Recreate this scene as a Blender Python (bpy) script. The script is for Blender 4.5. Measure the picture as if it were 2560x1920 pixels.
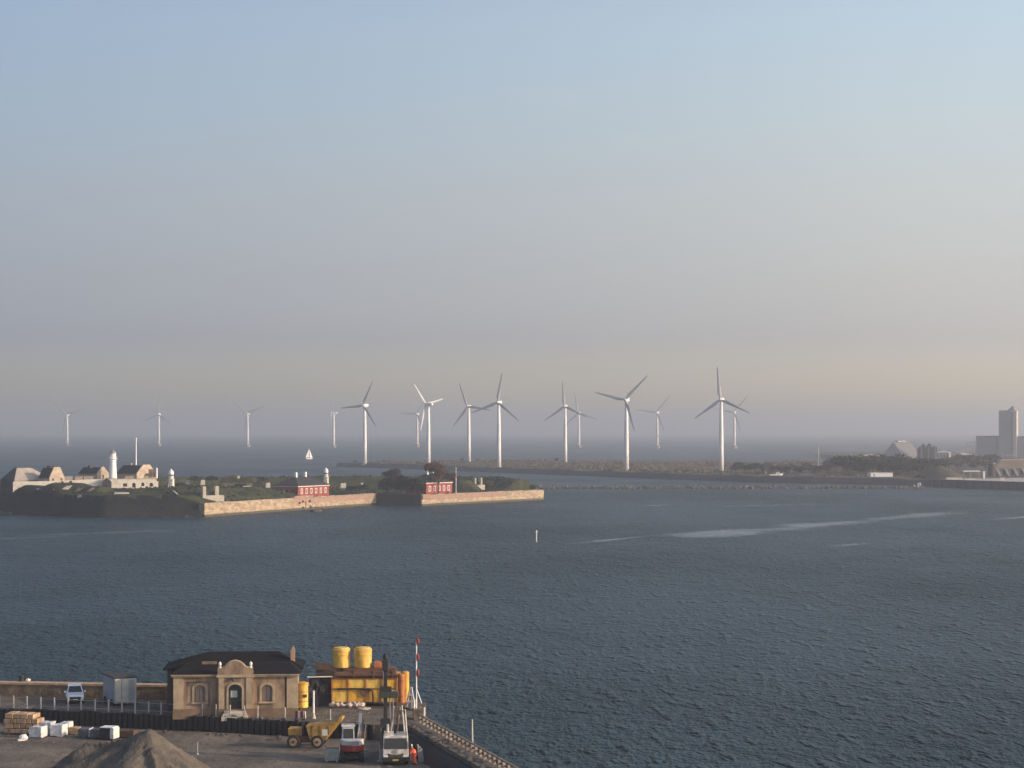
import bpy, bmesh, math, random
from mathutils import Vector, Matrix, noise as mnoise

sc = bpy.context.scene
for o in list(bpy.data.objects):
    bpy.data.objects.remove(o)
COL = sc.collection
R = math.radians
random.seed(7)

# ------------------------------------------------------------------ camera
F, H, YH, CX = 5000.0, 32.0, 1075.0, 1280.0      # focal length in photo pixels, eye height, horizon row, centre column
cam = bpy.data.cameras.new('camera')
cam_o = bpy.data.objects.new('camera', cam)
COL.objects.link(cam_o)
cam.sensor_fit = 'HORIZONTAL'
cam.sensor_width = 36.0
cam.lens = 36.0 * F / 2560.0
cam.shift_y = (YH - 960.0) / 2560.0
cam.clip_start = 1.0
cam.clip_end = 120000.0
cam_o.location = (0, 0, H)
cam_o.rotation_euler = (R(90), 0, 0)
sc.camera = cam_o

# ------------------------------------------------------------------ sky, sun, exposure
SUN_AZ, SUN_EL = R(103.0), R(17.0)
world = bpy.data.worlds.new('World')
sc.world = world
world.use_nodes = True
wn, wl = world.node_tree.nodes, world.node_tree.links
bg = wn['Background']
sky = wn.new('ShaderNodeTexSky')
sky.sky_type = 'NISHITA'
sky.sun_disc = False
sky.sun_elevation = SUN_EL
sky.sun_rotation = SUN_AZ
sky.altitude = 0
sky.air_density = 1.0
sky.dust_density = 1.0
sky.ozone_density = 3.0
# the hazy evening air: paler towards the sun, greyer close to the horizon, all round the compass
SUN_DIR = Vector((math.sin(SUN_AZ) * math.cos(SUN_EL), math.cos(SUN_AZ) * math.cos(SUN_EL), math.sin(SUN_EL)))
wtc = wn.new('ShaderNodeTexCoord')
wdot = wn.new('ShaderNodeVectorMath')
wdot.operation = 'DOT_PRODUCT'
wdot.inputs[1].default_value = SUN_DIR
wl.new(wtc.outputs['Generated'], wdot.inputs[0])
wsep = wn.new('ShaderNodeSeparateXYZ')
wl.new(wtc.outputs['Generated'], wsep.inputs[0])
def wramp(src, stops, lo, hi):
    mr = wn.new('ShaderNodeMapRange')
    mr.inputs['From Min'].default_value = lo
    mr.inputs['From Max'].default_value = hi
    wl.new(src, mr.inputs['Value'])
    cr = wn.new('ShaderNodeValToRGB')
    cr.color_ramp.interpolation = 'LINEAR'
    e = cr.color_ramp.elements
    while len(e) < len(stops):
        e.new(0.5)
    for el, (p, c) in zip(e, stops):
        el.position = (p - lo) / (hi - lo)
        el.color = tuple(x / 4.0 for x in c) + (1.0,)
    wl.new(mr.outputs[0], cr.inputs['Fac'])
    return cr.outputs['Color']
def wmul(a, b_):
    m = wn.new('ShaderNodeVectorMath')
    m.operation = 'MULTIPLY'
    wl.new(a, m.inputs[0])
    if isinstance(b_, tuple):
        m.inputs[1].default_value = b_
    else:
        wl.new(b_, m.inputs[1])
    return m.outputs[0]
c_az = wramp(wdot.outputs['Value'], [(-1.0, (1.127, 1.036, 1.059)), (-0.44, (1.252, 1.151, 1.177)), (-0.20, (1.821, 1.589, 1.483)), (0.0, (2.337, 1.982, 1.739)), (1.0, (3.506, 2.973, 2.609))], -1.0, 1.0)
c_el = wramp(wsep.outputs['Z'], [(0.0000, (1.085, 1.095, 1.114)), (0.0450, (0.713, 0.683, 0.877)), (0.0748, (0.829, 0.722, 0.786)), (0.1142, (1.010, 0.832, 0.788)), (0.1532, (1.132, 0.961, 0.868)), (0.1989, (1.235, 1.068, 0.961)), (1.0, (1.136, 1.015, 0.961))], 0.0, 1.0)
skyc = wmul(wmul(wmul(sky.outputs['Color'], c_az), c_el), (16.0, 16.0, 16.0))
# two faint wisps of high cloud
wnz = wn.new('ShaderNodeTexNoise')
wnz.inputs['Scale'].default_value = 28.0
wnz.inputs['Detail'].default_value = 5.0
wl.new(wtc.outputs['Generated'], wnz.inputs['Vector'])
for (qx, qy, ra, rb, amt) in ((1400, 245, 95, 34, 0.10), (1590, 345, 150, 22, 0.05), (1290, 235, 60, 20, 0.04)):
    mp = wn.new('ShaderNodeMapping')
    mp.vector_type = 'TEXTURE'
    v_ = Vector(((qx - CX) / F, 1.0, (YH - qy) / F)).normalized()
    mp.inputs['Location'].default_value = v_
    mp.inputs['Scale'].default_value = (ra / F, 0.2, rb / F)
    mp.inputs['Rotation'].default_value = (0, R(8), 0)
    wl.new(wtc.outputs['Generated'], mp.inputs['Vector'])
    ln_ = wn.new('ShaderNodeVectorMath')
    ln_.operation = 'LENGTH'
    wl.new(mp.outputs['Vector'], ln_.inputs[0])
    mr_ = wn.new('ShaderNodeMapRange')
    mr_.interpolation_type = 'SMOOTHSTEP'
    for n_, x_ in (('From Min', 0.0), ('From Max', 1.2), ('To Min', amt), ('To Max', 0.0)):
        mr_.inputs[n_].default_value = x_
    wl.new(ln_.outputs['Value'], mr_.inputs['Value'])
    mm_ = wn.new('ShaderNodeMath')
    mm_.operation = 'MULTIPLY'
    wl.new(mr_.outputs[0], mm_.inputs[0])
    wl.new(wnz.outputs['Fac'], mm_.inputs[1])
    mx_ = wn.new('ShaderNodeMix')
    mx_.data_type = 'RGBA'
    wl.new(mm_.outputs[0], mx_.inputs[0])
    wl.new(skyc, mx_.inputs[6])
    mx_.inputs[7].default_value = (7.2, 7.0, 6.9, 1)
    skyc = mx_.outputs[2]
wl.new(skyc, bg.inputs['Color'])
bg.inputs['Strength'].default_value = 0.12

sun = bpy.data.lights.new('sun', 'SUN')
sun.energy = 4.7
sun.angle = R(0.5)
sun.color = (1.0, 0.80, 0.57)
sun_o = bpy.data.objects.new('sun', sun)
COL.objects.link(sun_o)
sun_o.rotation_euler = SUN_DIR.to_track_quat('Z', 'Y').to_euler()
sun_o.location = (200, -60, 150)

sc.view_settings.view_transform = 'Standard'
sc.view_settings.look = 'None'
sc.view_settings.exposure = 0.0
sc.view_settings.gamma = 1.0
sc.view_settings.use_curve_mapping = False
sc.cycles.use_denoising = True
sc.cycles.volume_bounces = 1
sc.cycles.max_bounces = 6
sc.cycles.diffuse_bounces = 3
sc.cycles.glossy_bounces = 3
sc.cycles.use_fast_gi = False

# ------------------------------------------------------------------ helpers
def gx(px, Y):
    """world x of photo column px at distance Y"""
    return (px - CX) * Y / F

def gz(py, Y):
    """world height of photo row py at distance Y"""
    return H - (py - YH) * Y / F

def gnd(px, py, z=0.0):
    """world point of a photo pixel on the level z"""
    Y = F * (H - z) / (py - YH)
    return Vector((gx(px, Y), Y, z))

MATS = {}
def mat(name, color, rough=0.8, metal=0.0, var=0.0, scale=1.0, bump=0.0, color2=None, stretch=(1, 1, 1), detail=4.0, spec=0.5, contrast=(0.35, 0.65), obj_rand=0.0, bscale=None):
    if name in MATS:
        return MATS[name]
    m = bpy.data.materials.new(name)
    m.use_nodes = True
    nt = m.node_tree
    b = nt.nodes['Principled BSDF']
    b.inputs['Roughness'].default_value = rough
    b.inputs['Metallic'].default_value = metal
    b.inputs['Specular IOR Level'].default_value = spec
    c = tuple(color) + (1.0,)
    if color2 is None and var > 0:
        color2 = tuple(x * (1 - var) for x in color)
    out = None
    if color2 is not None or bump > 0:
        tc = nt.nodes.new('ShaderNodeTexCoord')
        mp = nt.nodes.new('ShaderNodeMapping')
        mp.inputs['Scale'].default_value = tuple(scale * s for s in stretch)
        nt.links.new(tc.outputs['Object'], mp.inputs['Vector'])
        nz = nt.nodes.new('ShaderNodeTexNoise')
        nz.inputs['Scale'].default_value = 1.0
        nz.inputs['Detail'].default_value = detail
        nz.inputs['Roughness'].default_value = 0.6
        nt.links.new(mp.outputs['Vector'], nz.inputs['Vector'])
        if color2 is not None:
            cr = nt.nodes.new('ShaderNodeValToRGB')
            cr.color_ramp.elements[0].position = contrast[0]
            cr.color_ramp.elements[1].position = contrast[1]
            cr.color_ramp.elements[0].color = tuple(color2) + (1.0,)
            cr.color_ramp.elements[1].color = c
            nt.links.new(nz.outputs['Fac'], cr.inputs['Fac'])
            out = cr.outputs['Color']
        if bump > 0:
            src = nz
            if bscale:
                mp2 = nt.nodes.new('ShaderNodeMapping')
                mp2.inputs['Scale'].default_value = (bscale, bscale, bscale)
                nt.links.new(tc.outputs['Object'], mp2.inputs['Vector'])
                src = nt.nodes.new('ShaderNodeTexNoise')
                src.inputs['Scale'].default_value = 1.0
                src.inputs['Detail'].default_value = 5.0
                nt.links.new(mp2.outputs['Vector'], src.inputs['Vector'])
            bp = nt.nodes.new('ShaderNodeBump')
            bp.inputs['Strength'].default_value = 1.0
            bp.inputs['Distance'].default_value = bump
            nt.links.new(src.outputs['Fac'], bp.inputs['Height'])
            nt.links.new(bp.outputs['Normal'], b.inputs['Normal'])
    if obj_rand > 0:
        oi = nt.nodes.new('ShaderNodeObjectInfo')
        mr = nt.nodes.new('ShaderNodeMapRange')
        mr.inputs['To Min'].default_value = 1 - obj_rand
        mr.inputs['To Max'].default_value = 1 + obj_rand
        nt.links.new(oi.outputs['Random'], mr.inputs['Value'])
        mx = nt.nodes.new('ShaderNodeMix')
        mx.data_type = 'RGBA'
        mx.blend_type = 'MULTIPLY'
        mx.inputs[0].default_value = 1.0
        if out is not None:
            nt.links.new(out, mx.inputs[6])
        else:
            mx.inputs[6].default_value = c
        nt.links.new(mr.outputs['Result'], mx.inputs[7])
        out = mx.outputs[2]
    if out is not None:
        nt.links.new(out, b.inputs['Base Color'])
    else:
        b.inputs['Base Color'].default_value = c
    MATS[name] = m
    return m

class MB:
    """collects simple solids in one bmesh; build() links them as one mesh object"""
    def __init__(self):
        self.bm = bmesh.new()
    def _add(self, pts, faces):
        v = [self.bm.verts.new(p) for p in pts]
        fs = []
        for f in faces:
            try:
                fs.append(self.bm.faces.new([v[i] for i in f]))
            except ValueError:
                pass
        return v, fs
    def box(self, x0, x1, y0, y1, z0, z1, M=None):
        p = [(x, y, z) for z in (z0, z1) for y in (y0, y1) for x in (x0, x1)]
        if M is not None:
            p = [M @ Vector(q) for q in p]
        self._add(p, [(0, 2, 3, 1), (4, 5, 7, 6), (0, 1, 5, 4), (2, 6, 7, 3), (0, 4, 6, 2), (1, 3, 7, 5)])
        return self
    def hull(self, low, high):
        """prism from two matching rings"""
        n = len(low)
        self._add(list(low) + list(high), [tuple(reversed(range(n))), tuple(range(n, 2 * n))] +
                  [(i, (i + 1) % n, n + (i + 1) % n, n + i) for i in range(n)])
        return self
    def prism(self, poly, axis, a0, a1, M=None):
        """extrude a 2-D outline along an axis ('x','y','z')"""
        def P(u, v, w):
            q = {'x': (w, u, v), 'y': (u, w, v), 'z': (u, v, w)}[axis]
            return M @ Vector(q) if M is not None else Vector(q)
        self.hull([P(u, v, a0) for u, v in poly], [P(u, v, a1) for u, v in poly])
        return self
    def tube(self, p0, p1, r0, r1=None, n=10):
        p0, p1 = Vector(p0), Vector(p1)
        r1 = r0 if r1 is None else r1
        q = (p1 - p0).to_track_quat('Z', 'Y')
        ring = lambda p, r: [p + q @ Vector((r * math.cos(2 * math.pi * i / n), r * math.sin(2 * math.pi * i / n), 0)) for i in range(n)]
        self.hull(ring(p0, r0), ring(p1, max(r1, 0.001)))
        return self
    def lathe(self, prof, n=20, c=(0, 0, 0), a0=0.0):
        """profile of (radius, height) turned about z"""
        rings = []
        for r, z in prof:
            rings.append([self.bm.verts.new((c[0] + r * math.cos(a0 + 2 * math.pi * i / n), c[1] + r * math.sin(a0 + 2 * math.pi * i / n), c[2] + z)) for i in range(n)])
        for k in range(len(rings) - 1):
            for i in range(n):
                self.bm.faces.new((rings[k][i], rings[k][(i + 1) % n], rings[k + 1][(i + 1) % n], rings[k + 1][i]))
        self.bm.faces.new(list(reversed(rings[0])))
        self.bm.faces.new(rings[-1])
        return self
    def poly(self, pts):
        self._add(pts, [tuple(range(len(pts)))])
        return self
    def ball(self, c, r, sx=1, sy=1, sz=1, sub=2):
        g = bmesh.ops.create_icosphere(self.bm, subdivisions=sub, radius=r)
        for v in g['verts']:
            v.co = Vector((v.co.x * sx + c[0], v.co.y * sy + c[1], v.co.z * sz + c[2]))
        return self
    def build(self, name, material, parent=None, smooth=False, bevel=0.0, seg=1):
        bmesh.ops.recalc_face_normals(self.bm, faces=self.bm.faces)
        if bevel > 0:
            bmesh.ops.bevel(self.bm, geom=list(self.bm.edges), offset=bevel, segments=seg, affect='EDGES', clamp_overlap=True)
        me = bpy.data.meshes.new(name)
        self.bm.to_mesh(me)
        self.bm.free()
        return link(name, me, material, parent, smooth)

def link(name, me, material=None, parent=None, smooth=False):
    if material is not None and not me.materials:
        me.materials.append(material)
    if smooth:
        me.polygons.foreach_set('use_smooth', [True] * len(me.polygons))
    o = bpy.data.objects.new(name, me)
    COL.objects.link(o)
    if parent is not None:
        o.parent = parent
    return o

def tag(o, label=None, cat=None, group=None, kind=None):
    if label: o['label'] = label
    if cat: o['category'] = cat
    if group: o['group'] = group
    if kind: o['kind'] = kind
    return o

def thing(name, label, cat, loc=(0, 0, 0), rz=0.0, group=None):
    o = bpy.data.objects.new(name, None)
    o.empty_display_size = 0.5
    COL.objects.link(o)
    o.location = loc
    o.rotation_euler = (0, 0, rz)
    return tag(o, label, cat, group)

def copy_tree(o, parent=None):
    c = o.copy()
    COL.objects.link(c)
    if parent is not None:
        c.parent = parent
    for ch in list(o.children):
        copy_tree(ch, c)
    return c

def rotz(a, loc=(0, 0, 0)):
    return Matrix.Translation(loc) @ Matrix.Rotation(a, 4, 'Z')

# ------------------------------------------------------------------ sea
def make_sea():
    m = bpy.data.materials.new('sea_water')
    m.use_nodes = True
    nt = m.node_tree
    L = nt.links.new
    b = nt.nodes['Principled BSDF']
    b.inputs['Base Color'].default_value = (0.017, 0.042, 0.058, 1)
    b.inputs['IOR'].default_value = 1.33
    b.inputs['Specular Tint'].default_value = (0.75, 0.92, 1.0, 1)
    b.inputs['Specular IOR Level'].default_value = 0.36
    tc = nt.nodes.new('ShaderNodeTexCoord')
    def nz(sx, sy, det, rot=0.0, rough=0.55):
        mp = nt.nodes.new('ShaderNodeMapping')
        mp.inputs['Scale'].default_value = (sx, sy, 1)
        mp.inputs['Rotation'].default_value = (0, 0, rot)
        L(tc.outputs['Object'], mp.inputs['Vector'])
        n = nt.nodes.new('ShaderNodeTexNoise')
        n.inputs['Scale'].default_value = 1.0
        n.inputs['Detail'].default_value = det
        n.inputs['Roughness'].default_value = rough
        L(mp.outputs['Vector'], n.inputs['Vector'])
        return n.outputs['Fac']
    def math_(op, a, b_):
        n = nt.nodes.new('ShaderNodeMath')
        n.operation = op
        for i, v in enumerate((a, b_)):
            if isinstance(v, (int, float)):
                n.inputs[i].default_value = v
            else:
                L(v, n.inputs[i])
        return n.outputs[0]
    def ramp(v, lo, hi, a, c):
        n = nt.nodes.new('ShaderNodeMapRange')
        n.interpolation_type = 'SMOOTHSTEP'
        n.inputs['From Min'].default_value = lo
        n.inputs['From Max'].default_value = hi
        n.inputs['To Min'].default_value = a
        n.inputs['To Max'].default_value = c
        L(v, n.inputs['Value'])
        return n.outputs[0]
    chop = nz(0.70, 0.34, 4.0, R(8), 0.62)
    fine = nz(1.9, 1.0, 3.0, R(-10), 0.6)
    swell = nz(0.10, 0.05, 5.0, R(5), 0.68)
    crest = ramp(nz(1.05, 0.40, 2.0, R(12), 0.5), 0.54, 0.68, 0.0, 1.0)
    crest2 = ramp(nz(0.42, 0.14, 2.0, R(-6), 0.5), 0.55, 0.70, 0.0, 1.0)
    gust = nz(0.011, 0.0055, 5.0, R(-25), 0.62)
    wob = nz(0.02, 0.02, 5.0, 0.0, 0.65)
    # smooth slicks: (x, y, half length, half width, heading)
    calm = None
    for sx_, sy_, la, lb, ang in ((112, 688, 135, 12, 57.8), (66, 618, 46, 15, 60), (60, 849, 17, 3.5, 51), (112, 853, 26, 3.5, 30), (195, 742, 30, 5, 50), (30, 585, 26, 3, 60), (-128, 622, 34, 3, 38), (-150, 590, 22, 2.5, 40), (96, 560, 14, 4, 50)):
        mp = nt.nodes.new('ShaderNodeMapping')
        mp.vector_type = 'TEXTURE'
        mp.inputs['Location'].default_value = (sx_, sy_, 0)
        mp.inputs['Rotation'].default_value = (0, 0, R(ang))
        mp.inputs['Scale'].default_value = (la, lb, 1)
        L(tc.outputs['Object'], mp.inputs['Vector'])
        ln = nt.nodes.new('ShaderNodeVectorMath')
        ln.operation = 'LENGTH'
        L(mp.outputs['Vector'], ln.inputs[0])
        d_ = math_('ADD', ln.outputs['Value'], math_('MULTIPLY', math_('SUBTRACT', wob, 0.5), 3.0))
        q = ramp(d_, 0.05, 1.15, 1.0, 0.0)
        calm = q if calm is None else math_('MAXIMUM', calm, q)
    c = lambda n, w: math_('MULTIPLY', math_('SUBTRACT', n, 0.5), w)
    h = math_('ADD', c(chop, 0.95), math_('ADD', c(fine, 0.26), c(swell, 1.9)))
    h = math_('ADD', h, math_('ADD', math_('MULTIPLY', crest, 0.34), math_('MULTIPLY', crest2, 0.75)))
    amp = math_('MULTIPLY', ramp(gust, 0.32, 0.68, 0.55, 1.35), ramp(calm, 0.0, 1.0, 1.0, 0.4))
    h = math_('MULTIPLY', h, amp)
    bp = nt.nodes.new('ShaderNodeBump')
    bp.inputs['Strength'].default_value = 1.0
    bp.inputs['Distance'].default_value = 1.7
    L(h, bp.inputs['Height'])
    L(bp.outputs['Normal'], b.inputs['Normal'])
    L(ramp(calm, 0.0, 1.0, 0.40, 0.18), b.inputs['Roughness'])
    L(math_('ADD', ramp(gust, 0.32, 0.68, 0.16, 0.04), math_('MULTIPLY', calm, 0.30)), b.inputs['Specular IOR Level'])
    mb = MB()
    S = 45000.0
    mb.poly([(-S, -2000, 0), (S, -2000, 0), (S, S, 0), (-S, S, 0)])
    return tag(mb.build('sea', m), 'choppy grey-blue sea reaching the hazy horizon', 'sea', kind='structure')
make_sea()

# ------------------------------------------------------------------ shape tools
from mathutils.geometry import tessellate_polygon

def arch(u0, u1, z0, z1, rise=None, n=7):
    """outline of an opening with a round or segmental head"""
    if rise is None:
        rise = (u1 - u0) / 2
    if rise <= 0:
        return [(u0, z0), (u1, z0), (u1, z1), (u0, z1)]
    pts = [(u0, z0), (u1, z0)]
    c = (u0 + u1) / 2
    for i in range(n + 1):
        a = math.pi * i / n
        pts.append((c + (u1 - u0) / 2 * math.cos(a), z1 - rise + rise * math.sin(a)))
    return pts

def add_slab(mb, outer, holes, y0, y1, M=None):
    """a wall slab in the local x-z plane with openings cut through"""
    loops = [[Vector((u, 0, z)) for u, z in lp] for lp in [outer] + list(holes)]
    flat = [p for lp in loops for p in lp]
    tris = tessellate_polygon(loops)
    T = (lambda v: M @ v) if M is not None else (lambda v: v)
    fv = [mb.bm.verts.new(T(Vector((p.x, y0, p.z)))) for p in flat]
    bv = [mb.bm.verts.new(T(Vector((p.x, y1, p.z)))) for p in flat]
    for a, b, c in tris:
        for vs in ((fv[a], fv[b], fv[c]), (bv[c], bv[b], bv[a])):
            try:
                mb.bm.faces.new(vs)
            except ValueError:
                pass
    k = 0
    for lp in loops:
        n = len(lp)
        for i in range(n):
            a, b = k + i, k + (i + 1) % n
            try:
                mb.bm.faces.new((fv[a], fv[b], bv[b], bv[a]))
            except ValueError:
                pass
        k += n
    return mb

def hip_roof(mb, x0, x1, y0, y1, z0, z1, over=0.4, ridge=None, th=0.18, axis='x'):
    """hipped roof with a solid eaves board; ridge = (inset at the start, inset at the end)"""
    a, b, c, d = x0 - over, x1 + over, y0 - over, y1 + over
    if axis == 'x':
        i0, i1 = ridge if ridge else ((d - c) / 2, (d - c) / 2)
        m = (c + d) / 2
        tops = [(a + i0, m, z1), (b - i1, m, z1)]
        f = [(0, 1, 5, 4), (2, 3, 4, 5), (3, 0, 4), (1, 2, 5)]
    else:
        i0, i1 = ridge if ridge else ((b - a) / 2, (b - a) / 2)
        m = (a + b) / 2
        tops = [(m, c + i0, z1), (m, d - i1, z1)]
        f = [(0, 1, 4), (1, 2, 5, 4), (2, 3, 5), (3, 0, 4, 5)]
    mb._add([(a, c, z0), (b, c, z0), (b, d, z0), (a, d, z0)] + tops, f)
    mb.box(a + .05, b - .05, c + .05, d - .05, z0 - th, z0 - .003)
    return mb

def leaf_mesh(name, seed, rx, rz, n, size, trunk_h, cols, flat=0.0, lobes=7):
    """a crown of leaf sprays scattered through several clumps; origin at the trunk's foot"""
    rnd = random.Random(seed)
    bm = bmesh.new()
    cl = []
    for i in range(lobes):
        a = rnd.uniform(0, 6.283)
        r = rx * rnd.uniform(0.1, 0.68)
        cl.append((r * math.cos(a), r * math.sin(a), trunk_h + rz * rnd.uniform(0.45, 1.5), rnd.uniform(0.30, 0.55)))
    for i in range(n):
        cx, cy, cz, cr = rnd.choice(cl)
        d = Vector((rnd.gauss(0, 1), rnd.gauss(0, 1), rnd.gauss(0, 1))).normalized() * (rnd.random() ** 0.45)
        p = Vector((cx + d.x * rx * cr, cy + d.y * rx * cr, max(trunk_h * 0.45, cz + d.z * rz * cr)))
        u = Vector((rnd.gauss(0, 1), rnd.gauss(0, 1), rnd.gauss(0, 1))).normalized()
        w = u.orthogonal().normalized()
        s = size * rnd.uniform(0.6, 1.4)
        v = [bm.verts.new(p + u * s * x + w * s * 0.6 * y) for x, y in ((-1, 0), (0, -1), (1, 0), (0, 1))]
        bm.faces.new(v)
    me = bpy.data.meshes.new(name)
    bm.to_mesh(me); bm.free()
    return me

def trunk_mesh(name, seed, h, r, spread):
    rnd = random.Random(seed)
    mb = MB()
    mb.tube((0, 0, -0.6), (0, 0, h * 0.6), r, r * 0.7, 7)
    mb.tube((0, 0, h * 0.55), (rnd.uniform(-.2, .2), 0, h * 1.5), r * 0.7, r * 0.15, 6)
    for i in range(6):
        a = i * 1.05 + rnd.uniform(-.3, .3)
        z = h * rnd.uniform(0.5, 0.85)
        mb.tube((0, 0, z), (spread * math.cos(a), spread * math.sin(a), z + h * rnd.uniform(0.35, 0.7)), r * 0.45, r * 0.1, 5)
    me = bpy.data.meshes.new(name)
    bmesh.ops.recalc_face_normals(mb.bm, faces=mb.bm.faces)
    mb.bm.to_mesh(me); mb.bm.free()
    return me

def seg_dist(p, a, b):
    ab = (b[0] - a[0], b[1] - a[1])
    t = max(0.0, min(1.0, ((p[0] - a[0]) * ab[0] + (p[1] - a[1]) * ab[1]) / (ab[0] ** 2 + ab[1] ** 2)))
    return math.hypot(p[0] - a[0] - ab[0] * t, p[1] - a[1] - ab[1] * t), t

def inside(p, poly):
    c = False
    n = len(poly)
    for i in range(n):
        (x1, y1), (x2, y2) = poly[i], poly[(i + 1) % n]
        if (y1 > p[1]) != (y2 > p[1]) and p[0] < (x2 - x1) * (p[1] - y1) / (y2 - y1) + x1:
            c = not c
    return c

def fbm(x, y, s, o=3):
    v, a = 0.0, 1.0
    for k in range(o):
        v += a * mnoise.noise(Vector((x * s, y * s, 3.7 + k * 5.1)))
        a *= 0.5
        s *= 2.1
    return v

def sstep(a, b, x):
    t = max(0.0, min(1.0, (x - a) / (b - a)))
    return t * t * (3 - 2 * t)

def height_sheet(name, x0, x1, y0, y1, step, zf, material, smooth=True):
    nx, ny = int((x1 - x0) / step) + 1, int((y1 - y0) / step) + 1
    co, idx, faces = [], {}, []
    zs = {}
    for j in range(ny):
        for i in range(nx):
            zs[i, j] = zf(x0 + i * step, y0 + j * step)
    def vid(i, j):
        if (i, j) not in idx:
            idx[i, j] = len(co)
            co.append((x0 + i * step, y0 + j * step, zs[i, j]))
        return idx[i, j]
    for j in range(ny - 1):
        for i in range(nx - 1):
            q = [(i, j), (i + 1, j), (i + 1, j + 1), (i, j + 1)]
            z4 = [zs[k] for k in q]
            if any(z is None for z in z4) or max(z4) < -1.2:
                continue
            faces.append([vid(*k) for k in q])
    me = bpy.data.meshes.new(name)
    me.from_pydata(co, [], faces)
    me.validate()
    return link(name, me, material, None, smooth)

# ------------------------------------------------------------------ shared materials
M_GRASS = mat('rough_grass', (0.062, 0.068, 0.030), 0.95, color2=(0.020, 0.025, 0.014), scale=0.14, bump=0.5, spec=0.1, bscale=0.8)
M_STONE = mat('pale_granite_wall', (0.45, 0.375, 0.275), 0.9, color2=(0.25, 0.205, 0.15), scale=0.55, stretch=(1, 1, 2.4), bump=0.10, bscale=1.2, contrast=(0.3, 0.62), spec=0.2)
M_BRICKP = mat('pinkish_brick_band', (0.36, 0.245, 0.185), 0.9, color2=(0.26, 0.175, 0.14), scale=0.5, bump=0.05, spec=0.2)
M_DSTONE = mat('dark_wet_stone', (0.07, 0.065, 0.06), 0.85, color2=(0.035, 0.035, 0.036), scale=0.6, bump=0.2)
M_WHITE = mat('whitewash', (0.78, 0.74, 0.66), 0.85, color2=(0.60, 0.54, 0.46), scale=0.35, contrast=(0.25, 0.6), spec=0.2)
M_WPAINT = mat('white_paint', (0.82, 0.82, 0.80), 0.5, var=0.08, scale=0.8)
M_RED = mat('red_limewash', (0.31, 0.075, 0.055), 0.9, color2=(0.21, 0.055, 0.042), scale=0.5, spec=0.2)
M_SLATE = mat('dark_slate', (0.028, 0.029, 0.032), 0.85, var=0.4, scale=0.6, stretch=(1, 1, 3), bump=0.03)
M_LEAD = mat('pale_lead_roof', (0.40, 0.36, 0.30), 0.75, color2=(0.27, 0.235, 0.19), scale=0.5)
M_TAN = mat('weathered_tan_plaster', (0.46, 0.39, 0.30), 0.9, color2=(0.30, 0.245, 0.185), scale=0.6, contrast=(0.3, 0.6), spec=0.2)
M_TAR = mat('tarred_cladding', (0.030, 0.030, 0.032), 0.8, var=0.3, scale=1.0)
M_DARK = mat('dark_opening', (0.02, 0.02, 0.022), 0.6)
M_GLASS = mat('window_glass', (0.03, 0.035, 0.04), 0.12)
M_TIMB = mat('brown_timber', (0.10, 0.065, 0.045), 0.85, var=0.4, scale=2.0)
M_BARK = mat('bark', (0.055, 0.045, 0.038), 0.95)
M_STEEL = mat('grey_steel', (0.30, 0.31, 0.32), 0.5, metal=0.3, var=0.2, scale=2)
M_BLACK = mat('black_rubber', (0.018, 0.018, 0.02), 0.75)

def coursed(name, c1, c2, mortar, bw, bh, spec=0.2):
    """masonry whose block tones and joints follow real courses on an upright wall"""
    m = mat(name, c1, 0.9, color2=c2, scale=0.5, spec=spec, contrast=(0.3, 0.65))
    nt = m.node_tree
    b = nt.nodes['Principled BSDF']
    src = b.inputs['Base Color'].links[0].from_socket
    tc = nt.nodes.new('ShaderNodeTexCoord')
    sp = nt.nodes.new('ShaderNodeSeparateXYZ')
    cb = nt.nodes.new('ShaderNodeCombineXYZ')
    nt.links.new(tc.outputs['Object'], sp.inputs[0])
    nt.links.new(sp.outputs['X'], cb.inputs['X'])
    nt.links.new(sp.outputs['Z'], cb.inputs['Y'])
    br = nt.nodes.new('ShaderNodeTexBrick')
    br.inputs['Scale'].default_value = 1.0
    br.inputs['Brick Width'].default_value = bw
    br.inputs['Row Height'].default_value = bh
    br.inputs['Mortar Size'].default_value = bh * 0.06
    br.inputs['Color1'].default_value = (1.12, 1.1, 1.06, 1)
    br.inputs['Color2'].default_value = (0.62, 0.60, 0.58, 1)
    br.inputs['Mortar'].default_value = tuple(mortar) + (1,)
    nt.links.new(cb.outputs[0], br.inputs['Vector'])
    mx = nt.nodes.new('ShaderNodeMix')
    mx.data_type = 'RGBA'
    mx.blend_type = 'MULTIPLY'
    mx.inputs[0].default_value = 1.0
    nt.links.new(src, mx.inputs[6])
    nt.links.new(br.outputs['Color'], mx.inputs[7])
    nt.links.new(mx.outputs[2], b.inputs['Base Color'])
    return m
M_STONE = coursed('granite_block_wall', (0.50, 0.41, 0.30), (0.30, 0.245, 0.18), (0.5, 0.48, 0.45), 1.9, 0.62)
M_TIDE = mat('weedy_tide_band', (0.10, 0.085, 0.05), 0.8, color2=(0.035, 0.04, 0.024), scale=0.7, stretch=(1, 1, 2))

# ------------------------------------------------------------------ wind turbines
M_TUR = mat('turbine_white_paint', (0.80, 0.80, 0.78), 0.45, var=0.06, scale=0.15)
M_TURG = mat('turbine_grey_blade', (0.48, 0.49, 0.50), 0.5)
M_CONC = mat('weathered_concrete', (0.42, 0.40, 0.36), 0.9, var=0.35, scale=0.4)

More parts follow.
